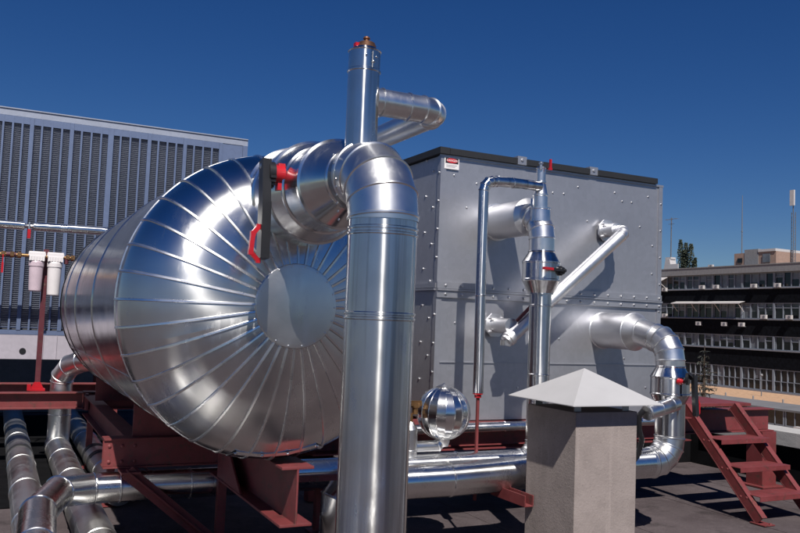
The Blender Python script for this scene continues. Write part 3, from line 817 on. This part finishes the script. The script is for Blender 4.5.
# ------------------------------------------------------------------ right pipe loop
bx_, by_ = 4.69, 4.746
pr2 = thing('lower_pipe_loop', (bx_, by_, .4), 'thick silver pipe from the lower right cabinet stub through a drum down to the floor', 'pipe')
mb = MB(); mb.lathe([(0, .158), (.006, .150), (.36, .150), (.365, .156), (.38, .156), (.384, .150), (.46, .105), (.465, .109), (.475, .109)], (bx_-.02, CY0, 1.535), (0, -1, 0), 48, 0, False, True)
mb.build('stub_cladding', M['satin'], pr2)
mb = MB()
mb.tube([V((bx_-.02, CY0-.45, 1.53))]+elbow((bx_, by_, 1.49), (0, -1, -.03), (0, 0, -1), .17, 4)+[V((bx_, by_, 1.27))], .108, 48, .005, seam=False)
mb.build('elbow', M['alu'], pr2, sharp=20)
mb = MB()
mb.lathe([(0, .110), (.005, .114), (.012, .110), (.075, .146), (.08, .150), (.09, .150), (.094, .146), (.205, .146), (.21, .150), (.22, .150), (.224, .145), (.29, .112), (.30, .112)], (bx_, by_, 1.285), (0, 0, -1), 48)
mb.build('drum_cladding', M['alu_z'], pr2)
mb = MB()
mb.tube([V((bx_+.005, by_, 1.0)), V((bx_+.005, by_, .76))], .112, 48, .005)
mb.build('riser', M['alu_z'], pr2, sharp=20)
mb = MB(); mb.tube([V((bx_+.005, by_, .761))]+elbow((bx_+.005, by_, .555), (0, 0, -1), (-1, 0, 0), .185, 4)+[V((bx_-.22, by_, .555))], .1123, 48, .005, seam=False)
mb.build('lower_elbow', M['alu'], pr2, sharp=20)
mb = MB(); mb.tube([V((bx_-.21, by_, .555)), V((3.7, by_, .545)), V((2.75, by_, .52)), V((2.05, by_, .52)), V((1.98, by_, .44)), V((1.97, by_, .02))], .112, 48, .005)
mb.build('header', M['alu_x'], pr2, sharp=20)
mb = MB(); hy = by_-.155
mb.lathe([(0, .022), (.03, .022), (.032, .016), (.05, .016)], (bx_-.055, hy+.02, 1.175), (.4, -1, 0), 16); mb.build('valve_stem', M['valve_red'], pr2)
mb = MB(); hp = V((bx_-.03, hy-.05, 1.18))
mb.lathe([(0, .045), (.02, .045)], hp+V((0, .01, .02)), (.6, -1, 0), 20)
mb.bar(hp+V((.0, 0, .06)), hp+V((.035, -.03, .02)), .03, .03, up=(1, 0, 0)); mb.bar(hp+V((.035, -.03, .05)), hp+V((.04, -.05, -.25)), .034, .034, up=(1, 0, 0)); mb.build('lever', M['black'], pr2)
mb = MB(); q0 = hp+V((.075, -.045, -.14))
for a, b in ((V((-.02, 0, .02)), V((.0, 0, -.02))), (V((.0, 0, -.02)), V((0, 0, -.09))), (V((0, 0, -.09)), V((-.03, 0, -.115)))): mb.bar(q0+a, q0+b, .013, .013, up=(0, 1, 0))
mb.build('lever_trigger', M['valve_red'], pr2)
# side tee
mb = MB(); e0 = V((4.58, 4.63, .995)); e1 = V((4.31, 4.58, .95))
mb.tube([e0+V((.07, .02, .01)), e0, (e0+e1)/2, e1], .056, 32, .004, seam=False); mb.lathe([(0, .05), (.012, .05)], e1, (e1-e0).normalized(), 24)
mb.build('side_branch', M['alu'], pr2, sharp=20)
mb = MB(); mb.tube([e1+V((-.035, 0, .02)), e1+V((-.06, .02, -.02)), e1+V((-.05, .03, -.12)), e1+V((-.01, .04, -.20)), e1+V((-.02, .06, -.30)), e1+V((-.05, .08, -.36))], .02, 12, 0, seam=False); mb.build('drain_hose', M['black'], pr2)

# ------------------------------------------------------------------ expansion ball
bxx, byy, bzz, brr = 2.79, 4.906, .934, .181
bl = thing('expansion_ball', (bxx, byy, bzz-brr), 'shiny round silver vessel of panelled gores behind the big pipe', 'vessel')
mb = MB(); NS = 18
lat = list(range(-76, 77, 4))
R = [[V((bxx+brr*math.cos(math.radians(la))*math.cos(2*PI*i/NS+.1), byy+brr*math.cos(math.radians(la))*math.sin(2*PI*i/NS+.1), bzz+brr*math.sin(math.radians(la)))) for i in range(NS)] for la in lat]
mb.rings(R, True, True, 0, True)
for i in range(NS):
    a = 2*PI*i/NS+.1
    for l0, l1 in zip(lat, lat[1:]):
        def bp(la): return V((bxx+(brr+.001)*math.cos(math.radians(la))*math.cos(a), byy+(brr+.001)*math.cos(math.radians(la))*math.sin(a), bzz+(brr+.001)*math.sin(math.radians(la))))
        mb.bar(bp(l0), bp(l1), .005, .006, up=(math.cos(a), math.sin(a), 0))
mb.build('gores', M['alu_ball'], bl, sharp=10)
mb = MB(); mb.lathe([(0, .056), (.006, .056), (.024, .012), (.03, .004)], (bxx, byy, bzz+brr*.955), (0, 0, 1), 20); mb.build('pole_cap', M['alu'], bl)
MB().lathe([(0, .050), (.02, .048), (.05, .040)], (bxx, byy, bzz-brr*.96), (0, 0, -1), 20).build('pole_cap', M['alu'], bl)
mb = MB(); mb.tube([V((bxx, byy, bzz-brr+.0)), V((bxx, byy, .75)), V((bxx-.04, byy, .712)), V((bxx-.25, byy, .712)), ], .038, 24, .003, seam=False)
mb.tube([V((bxx-.25, byy, .60)), V((bxx-.25, byy, .69)), V((bxx-.25, byy, .83))], .05, 28, .003, seam=False); mb.lathe([(0, .05), (.05, .018)], (bxx-.25, byy, .83), (0, 0, 1), 20)
mb.build('neck', M['alu'], bl, sharp=20)
mb = MB(); mb.lathe([(0, .02), (.04, .02), (.045, .03), (.075, .03)], (bxx-.22, byy, .93), (0, 0, 1), 12); mb.box(bxx-.26, bxx-.18, byy-.02, byy, .985, 1.02); mb.lathe([(0, .014), (.06, .014)], (bxx-.25, byy, .875), (0, 0, 1), 12); mb.build('relief_valve', M['brass'], bl)

# ------------------------------------------------------------------ chimney
HX0, HX1, HY0, HY1 = 3.198, 3.679, 4.0, 4.5
ch = thing('chimney', ((HX0+HX1)/2, (HY0+HY1)/2, .0065), 'square rendered chimney with a pale pyramid metal hat in front of the cabinet', 'chimney')
MB().box(HX0, HX1, HY0, HY1, .0065, 1.035).build('shaft', M['concrete'], ch)
mb = MB()
ex0, ex1, ey0, ey1, ez = 3.092, 3.795, 3.895, 4.575, 1.088
apx = ((ex0+ex1)/2, (ey0+ey1)/2, 1.29)
b4 = [(ex0, ey0, ez), (ex1, ey0, ez), (ex1, ey1, ez), (ex0, ey1, ez)]
mb.add(b4+[apx], [(0, 1, 4), (1, 2, 4), (2, 3, 4), (3, 0, 4)])
mb.add([(x, y, z-.005) for x, y, z in b4]+[(apx[0], apx[1], apx[2]-.005)], [(1, 0, 4), (2, 1, 4), (3, 2, 4), (0, 3, 4)])
mb.add(b4+[(x, y, z-.005) for x, y, z in b4], [(0, 4, 5, 1), (1, 5, 6, 2), (2, 6, 7, 3), (3, 7, 4, 0)])
mb.build('hat', M['hat'], ch)
for x in (HX0+.05, HX1-.05):
    for y in (HY0+.05, HY1-.05):
        MB().box(x-.025, x+.025, y-.003, y+.003, 1.036, 1.095).build('hat_leg', M['galv'], ch)
br = MB(); br.box(3.235-.05, 3.235-.043, 4.40, 4.80, .395, .46); br.box(3.18-.05, 3.24-.05, 4.40, 4.80, .388, .395); br.box(3.18-.057, 3.18-.05, 4.40, 4.80, .388, .46)
tag(br.build('pipe_bracket', M['red_steel']), 'short red steel channel sticking out under the header pipe beside the chimney', 'bracket')

# ------------------------------------------------------------------ platform and stair
pf = thing('service_platform', (5.95, 5.9, 0), 'red steel service platform with a beam and square column beside the cabinet', 'platform')
MB().box(5.30, 6.58, 5.60, 6.25, .862, .890).build('deck_plate', M['red_steel'], pf)
mb = MB(); ibeam(mb, 'x', 5.31, 7.27, 5.98, .565, .795, .16); mb.build('beam', M['red_steel'], pf)
MB().box(5.4, 7.25, 5.955, 5.962, .58, .782).build('web_plate', M['red_steel'], pf)
mb = MB(); mb.box(5.32, 6.56, 6.20, 6.24, .797, .861); mb.build('deck_edge', M['red_steel'], pf)
mb = MB(); mb.box(7.08, 7.28, 5.88, 6.08, .02, .562); mb.box(7.02, 7.34, 5.82, 6.14, .0065, .02); mb.build('column', M['red_steel'], pf)
st = thing('steel_stair', (6.0, 5.1, 0), 'short open red steel stair with three treads up to the platform', 'stair')
for x in (5.70, 6.32):
    mb = MB(); yo = 0
    mb.bar((x, 4.755, .03), (x, 5.59, .865), .012, .085, up=(0, -1, 1)); 
    for sgn in (-1, 1):
        mb.bar(V((x+.02, 4.755, .03))+V((0, -.7, .7))*.045*sgn, V((x+.02, 5.59, .865))+V((0, -.7, .7))*.045*sgn, .055, .008, up=(0, -1, 1))
    mb.box(x-.03, x+.09, 4.68, 4.83, .0065, .014); mb.bolt((x+.06, 4.70, .014), (0, 0, 1), .012, .01)
    for z in (.215, .415, .62):
        for q in (-.06, .0): mb.bolt((x-.03 if x < 6 else x+.012, 4.755+(z-.03)+q-.02, z-.015), (-1 if x < 6 else 1, 0, 0), .011, .009)
    mb.build('stringer', M['red_steel'], st)
for z in (.215, .415, .62):
    y = 4.755+(z-.03)
    mb = MB(); mb.box(5.725, 6.335, y-.17, y+.06, z, z+.006); mb.box(5.725, 6.335, y-.17, y-.164, z-.035, z); mb.box(5.725, 6.335, y+.054, y+.06, z-.035, z)
    mb.build('tread', M['red_steel'], st)

# ------------------------------------------------------------------ office block across the street
FX = 71.26; Y0, Y1 = 46.0, 82.0; ROOF = 8.8
ob = thing('office_block', (FX+6, (Y0+Y1)/2, -6), 'long dark office block with bands of grey framed windows', 'building')
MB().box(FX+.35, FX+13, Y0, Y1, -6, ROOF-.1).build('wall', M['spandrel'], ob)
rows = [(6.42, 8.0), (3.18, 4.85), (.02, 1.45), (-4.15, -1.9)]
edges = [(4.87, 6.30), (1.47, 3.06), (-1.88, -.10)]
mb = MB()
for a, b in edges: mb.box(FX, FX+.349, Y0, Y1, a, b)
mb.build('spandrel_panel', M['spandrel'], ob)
mb = MB(); mb.box(FX-.25, FX+.349, Y0-.2, Y1+.2, 8.02, 8.78); mb.box(FX-.3, FX+13.1, Y0-.25, Y1+.25, 8.782, 8.88); mb.build('fascia', M['fascia'], ob)
for z in (6.31, 3.07, -.09): MB().box(FX-.16, FX+.2, Y0, Y1, z, z+.10).build('sill', M['sill'], ob)
mb = MB(); mb.box(FX-.1, FX+.349, Y0, Y1, -4.3, -4.16); mb.build('sill', M['sill'], ob)
BAY = 4.0; nb = int((Y1-Y0)/BAY)
mats = [M['glass_dark'], M['glass_mid'], M['glass_curtain']]
for ri, (z0, z1) in enumerate(rows):
    for k in range(nb):
        y = Y0+k*BAY
        f = MB(); nl = 4 if ri < 3 else 5
        f.box(FX+.02, FX+.33, y-.11, y+.11, z0, z1)
        f.box(FX+.06, FX+.30, y+.112, y+BAY-.112, z0, z0+.09); f.box(FX+.06, FX+.30, y+.112, y+BAY-.112, z1-.09, z1)
        w = (BAY-.22)/nl
        panes = MB()
        for j in range(nl):
            a, b = y+.11+j*w, y+.11+(j+1)*w
            if j: f.box(FX+.08, FX+.30, a-.05, a+.05, z0+.091, z1-.091)
            base_c = random.choices([0, 1, 2], [4, 4, 5] if ri != 3 else [7, 3, 1])[0]
            panes.box(FX+.2, FX+.22, a+.051 if j else a+.002, b-.051, z0+.09, z1-.09, base_c)
            if (ri == 3):
                f.box(FX+.09, FX+.29, a+.052, b-.052, z0+1.0, z0+1.07)
            elif random.random() < .55:
                f.box(FX+.10, FX+.29, a+.052, b-.052, z1-.55, z1-.47)
                if random.random() < .5: panes.box(FX+.17, FX+.19, a+.06, b-.06, z1-.46, z1-.1, random.choice((1, 2)))
            if ri < 3 and random.random() < .45:
                f.box(FX+.12, FX+.28, a+.06, a+.11, z0+.1, z1-.12); f.box(FX+.12, FX+.28, b-.11, b-.06, z0+.1, z1-.12)
            if base_c and random.random() < .6:     # half-drawn blind
                h = random.uniform(.25, .7)*(z1-z0); panes.box(FX+.18, FX+.195, a+.06, b-.06, z0+.1, z0+.1+h, 0)
        wo = f.build('window', M['far_frame'], ob)
        panes.build('pane', mats, wo)
# rooftop room
rt = thing('rooftop_room', (75, 61, ROOF+.08), 'low brick and render room on the roof of the dark office block', 'roof hut')
mb = MB(); mb.box(72.8, 78, 59.0, 64.4, ROOF+.082, 10.35); mb.build('wall', M['brickish'], rt)
MB().box(72.76, 73.4, 61.2, 63.0, ROOF+.083, 10.7).build('render_bay', M['fascia'], rt)
MB().box(72.7, 78.1, 59.0, 61.19, 10.352, 10.62).build('white_coping', M['far_white'], rt)
MB().box(72.70, 72.8, 59.7, 60.6, 9.2, 10.1).build('window', M['glass_curtain'], rt)
MB().box(72.70, 72.8, 63.3, 63.9, 9.3, 9.8).build('window', M['glass_dark'], rt)
def acunit(y, z, x=FX):
    mb = MB(); mb.box(x-.62, x-.17, y-.42, y+.42, z, z+.55)
    return mb
ac0 = None
acs = [(72.9, 6.25, 'air conditioner under the top windows at the far left end of the office block'), (67.2, 6.42, 'white air conditioner on the top sill, second from its left end'), (65.2, 6.42, 'white air conditioner on the top sill, third from its left end'),
       (60.2, 6.42, 'white air conditioner on the top sill left of the rooftop room'), (57.3, 6.42, 'white air conditioner on the top sill near the right edge'),
       (72.8, 3.2, 'air conditioner on the second sill beside the cabinet corner'), (58.9, 3.2, 'air conditioner on the second sill past the white awning'), (55.9, 3.2, 'air conditioner on the second sill at the right edge of the photo'),
       (67.6, 2.35, 'white box hung below the second sill, leftmost of three'), (64.0, 2.35, 'white box hung below the second sill, middle of three'), (61.7, 2.35, 'white box hung below the second sill, rightmost of three'), (53.6, 6.42, 'white air conditioner on the top sill outside the right edge')]
for y, z, lab in acs[:-1]:
    if ac0 is None:
        ac0 = thing('air_conditioner', (FX-.4, y, z), lab, 'air conditioner', 'air conditioners on the office block')
        mb = MB(); mb.box(FX-.46, FX-.18, y-.32, y+.32, z, z+.40); mb.build('case', M['far_white'], ac0)
        mb = MB(); mb.lathe([(0, .14), (.02, .14)], (FX-.46, y-.08, z+.20), (-1, 0, 0), 16); mb.build('fan_grille', M['mast'], ac0)
        mb = MB(); mb.box(FX-.45, FX+.0, y-.3, y+.3, z-.05, z-.002); mb.build('bracket', M['mast'], ac0)
    else:
        c = copy_tree(ac0, (FX-.4, y, z)); c['label'] = lab
aw = thing('window_awning', (FX-.5, 66, 4.87), 'long white awning over the second row of office windows', 'awning')
mb = MB(); mb.prism([(FX-.02, 5.0), (FX-.02, 5.03), (FX-.9, 4.83), (FX-.9, 4.72), (FX-.88, 4.72), (FX-.88, 4.8)], 'y', 61.5, 71.3); mb.build('canopy', M['far_white'], aw)
mb = MB()
for y in (61.7, 64.9, 68.2, 71.1): mb.bar((FX-.86, y, 4.74), (FX-.02, y, 3.9), .05, .05)
mb.build('stays', M['far_white'], aw)
aw2 = thing('window_awning', (FX-.5, 73.5, 7.2), 'small white awning at the far left end of the top row', 'awning')
mb = MB(); mb.prism([(FX-.02, 7.95), (FX-.02, 8.0), (FX-1.5, 7.35), (FX-1.5, 7.25)], 'y', 72.6, 75.6); mb.build('canopy', M['far_white'], aw2)
mb = MB(); mb.bar((FX-1.45, 72.7, 7.3), (FX-.02, 72.7, 6.4), .06, .06); mb.build('stays', M['far_white'], aw2)
# masts
ms = thing('antenna_mast', (75, 65.3, ROOF+.08), 'very thin plain antenna mast left of the rooftop room', 'antenna')
mb = MB(); mb.tube([V((75, 65.3, ROOF+.08)), V((75, 65.3, 13.0)), V((75, 65.3, 17.2))], .06, 8, .02, rads=[.07, .055, .03], seam=False); mb.build('pole', M['mast'], ms)
mb = MB(); mb.tube([V((75, 65.3, 13.0)), V((75, 65.3, 13.12))], .09, 8, 0, seam=False); mb.build('clamp', M['mast'], ms)
ms = thing('cellular_mast', (75, 58.7, ROOF+.08), 'lattice mast carrying a tall white antenna panel, right of the rooftop room', 'antenna')
mb = MB()
for dx, dy in ((-.16, -.16), (.16, -.16), (0, .18)): mb.box(75+dx-.03, 75+dx+.03, 58.7+dy-.03, 58.7+dy+.03, ROOF+.08, 14.6)
z = ROOF+.3
while z < 14.4:
    mb.bar((74.84, 58.54, z), (75.16, 58.54, z+.3), .03, .03); mb.bar((75.16, 58.54, z+.3), (75, 58.88, z+.6), .03, .03); z += .6
mb.box(74.96, 75.04, 58.66, 58.74, 14.6, 16.8); mb.build('lattice', M['mast'], ms)
mb = MB(); mb.box(74.75, 74.95, 58.45, 58.95, 15.3, 16.95); mb.build('panel', M['far_white'], ms)
ms = thing('aerial', (75, 76.1, ROOF+.08), 'television aerial with short crossbars at the left end of the office roof', 'antenna')
mb = MB(); mb.box(74.95, 75.05, 76.05, 76.15, ROOF+.08, 15.7); mb.build('pole', M['mast'], ms)
mb = MB(); mb.bar((75, 75.1, 15.5), (75, 77.1, 15.5), .04, .04)
for y in (75.2, 75.6, 76.1, 76.6, 77.0): mb.bar((74.6, y, 15.5), (75.4, y, 15.5), .03, .03)
mb.bar((75, 75.6, 14.9), (75, 76.6, 14.9), .04, .04); mb.build('crossbar', M['mast'], ms)
sh = thing('roof_cowl', (74.5, 75.6, ROOF+.08), 'grey tapered cowl and white boards at the left of the office roof', 'roof vent')
mb = MB(); mb.prism([(75.0, ROOF+.082), (76.3, ROOF+.082), (76.0, 10.4), (75.3, 10.4)], 'x', 74, 75); mb.box(74.1, 74.9, 75.2, 76.1, 10.4, 10.65); mb.build('cowl', M['far_white'], sh)
MB().box(73.5, 73.6, 73.4, 75.0, ROOF+.082, 9.7).build('white_board', M['far_white'], sh)
MB().box(73.5, 73.6, 76.4, 77.9, ROOF+.082, 9.75).build('red_board', M['far_red'], sh)
rac = acunit(0, 0)
c = copy_tree(ac0, (73.4, 68.3, ROOF+.15)); c['label'] = 'air conditioner standing alone on the roof right of the tall tree'
# street level
tag(MB().box(61, 71.24, 30, 120, -4.5, -4.3).build('orange_walk', M['orange_path'], loc=(65, 60, -4.3)), kind='structure')
tag(MB().box(10.2, 55.5, 5, 110, -5.99, -5.9).build('orange_yard', M['orange_path'], loc=(50, 60, -5.9)), kind='structure')
an = thing('annex_block', (58, 60, -6), 'low flat roofed annex with a strip of windows below the office block', 'building')
MB().box(55.9, 60.99, 30, 100, -5.99, -4.35).build('wall', M['far_grey'], an)
MB().box(55.7, 60.98, 29.9, 100, -4.348, -4.2).build('roof', M['far_grey'], an)
for k in range(8):
    y = 34+k*2.6
    f = MB()
    for a, b in ((0, .1), (.8, .88), (1.6, 1.68), (2.4, 2.5)): f.box(55.82, 55.89, y+a, y+b, -5.5, -4.36)
    f.box(55.82, 55.89, y+.1, y+2.4, -5.5, -5.42)
    w = f.build('window', M['far_frame'], an)
    MB().box(55.86, 55.885, y+.1, y+2.4, -5.42, -4.36).build('pane', M['glass_dark'], w)
c = copy_tree(ac0, (54.6, 42.0, -5.9)); c['label'] = 'grey box unit standing on the orange yard below the annex windows'; c.scale = (1.6, 1.6, 1.6)
b0 = None
for k in range(9):
    y = 46+k*3.1
    if b0 is None:
        b0 = MB().lathe([(0, .07), (.32, .07), (.36, .04)], (61.6, y, -4.3), (0, 0, 1), 8).build('bollard', M['fascia'])
        tag(b0, 'small pale bollard, one of the row along the orange walk', 'bollard', 'bollards along the orange walk')
    else:
        c = b0.copy(); COL.objects.link(c); c.location = (61.6, y, -4.3)
lp = thing('street_lamp', (66, 55.0, -4.3), 'slim pale street lamp on the orange walk before the office block', 'street lamp')
MB().lathe([(0, .05), (1.9, .04)], (66, 55, -4.3), (0, 0, 1), 8).build('pole', M['mast'], lp)
MB().sphere((66, 55, -2.3), .14, 10, 8).build('globe', M['fascia'], lp)

# ------------------------------------------------------------------ trees
def leafcloud(pts_fn, n, size):
    mb = MB()
    for _ in range(n):
        p = pts_fn(); a = V((random.gauss(0, 1), random.gauss(0, 1), random.gauss(0, 1))).normalized(); b = a.orthogonal().normalized()
        s = size*random.uniform(.6, 1.4)
        mb.add([p-a*s, p+b*s*.5, p+a*s, p-b*s*.5], [(0, 1, 2, 3)])
    return mb
pt = thing('poplar_tree', (82.8, 81.3, -6), 'bushy dark green tree rising behind the office roof', 'tree')
trunk = MB()
stems = [(-1.0, 14.0, .75), (.0, 13.5, .7), (.9, 13.3, .8), (1.7, 11.4, .55), (-.3, 12.6, .8)]
trunk.tube([V((82.8, 81.3, -6)), V((82.8, 81.3, 2)), V((82.8, 81.3, 8))], .3, 10, 0, rads=[.45, .35, .25], seam=False)
for dy, zt, w in stems: trunk.tube([V((82.8, 81.3, 6)), V((82.8, 81.3-dy*.7, 9)), V((82.8, 81.3-dy, zt-.4))], .1, 6, 0, rads=[.16, .09, .02], seam=False)
trunk.build('trunk', M['bark'], pt)
def pf_():
    dy, zt, w = random.choice(stems)
    t = random.random()**.8
    z = 7.5+(zt-7.5)*t
    ww = w*(1.05-.75*t**2)*random.random()**.5; a = random.uniform(0, 2*PI)
    return V((82.8+ww*math.cos(a), 81.3-dy*(.6+.4*t)+ww*.85*math.sin(a), z))
leafcloud(pf_, 7000, .13).build('crown', M['leaf'], pt)

sp = thing('spruce_tree', (25, 23.5, -6), 'thin dark spruce with drooping branches beside the red platform', 'tree')
mb = MB(); mb.tube([V((25, 23.5, -6)), V((25, 23.5, -2)), V((25, 23.5, 1.05))], .1, 8, 0, rads=[.16, .10, .012], seam=False)
crown = MB()
z = .85
while z > -5.2:
    t = (.9-z)
    for k in range(random.randint(3, 5)):
        a = random.uniform(0, 2*PI); L = (.12+.34*t**.85)*random.uniform(.55, 1.2)
        L = min(L, 1.9)
        d = V((math.cos(a), math.sin(a), 0)); p0 = V((25, 23.5, z)); p1 = p0+d*L*.6+V((0, 0, -.10*L)); p2 = p0+d*L+V((0, 0, -.05*L))
        mb.bar(p0, p1, .02, .02); mb.bar(p1, p2, .012, .012)
        for q in range(int(10+26*L)):
            s = random.random(); p = p0.lerp(p1, s*1.6) if s < .62 else p1.lerp(p2, (s-.62)/.38)
            e = V((random.gauss(0, .05), random.gauss(0, .05), -abs(random.gauss(0, .07)))); w = V((random.gauss(0, .02), random.gauss(0, .02), random.gauss(0, .008)))
            crown.add([p, p+e*.6+w, p+e*1.3, p+e*.6-w], [(0, 1, 2, 3)])
    z -= random.uniform(.13, .24)
mb.build('trunk', M['bark'], sp); crown.build('crown', M['needle'], sp)

# ------------------------------------------------------------------ world, sun, camera
SUN = V((-.33, -1.0, 1.30)).normalized()          # direction towards the sun
elev = math.asin(SUN.z); rot = math.atan2(SUN.x, SUN.y)
w = bpy.data.worlds.new('World'); scene.world = w; w.use_nodes = True
nt = w.node_tree; bg = nt.nodes['Background']
sky = nt.nodes.new('ShaderNodeTexSky'); sky.sky_type = 'NISHITA'; sky.sun_disc = False
sky.sun_elevation = elev; sky.sun_rotation = rot; sky.altitude = 1500; sky.air_density = 1.2; sky.dust_density = 0; sky.ozone_density = 8
hs = nt.nodes.new('ShaderNodeHueSaturation'); hs.inputs['Saturation'].default_value = 1.22; hs.inputs['Value'].default_value = .86; hs.inputs['Hue'].default_value = .513     # saturated slide-film blue
nt.links.new(sky.outputs['Color'], hs.inputs['Color']); nt.links.new(hs.outputs['Color'], bg.inputs['Color']); bg.inputs['Strength'].default_value = .05
sl = bpy.data.lights.new('sun', 'SUN'); sl.energy = 5.0; sl.angle = math.radians(.53); sl.color = (1, .95, .88)
so = bpy.data.objects.new('sun', sl); COL.objects.link(so)
so.rotation_euler = SUN.to_track_quat('Z', 'Y').to_euler()

# camera axes: columns of the camera-to-world rotation
c2w = Matrix(((0.8953530454680075, -0.06391526258310776, -0.44074682435622436),
              (-0.4436787871780849, -0.042176872361373505, -0.8951928536611518),
              (0.03862716374972089, 0.9970636642896706, -0.06612103730211327)))
cam = bpy.data.cameras.new('camera'); cam.sensor_width = 36; cam.lens = 817.152/800*36; cam.clip_start = .05; cam.clip_end = 3000
co = bpy.data.objects.new('camera', cam); COL.objects.link(co)
co.matrix_world = Matrix.Translation((0, 0, 1.55)) @ c2w.to_4x4()
scene.camera = co
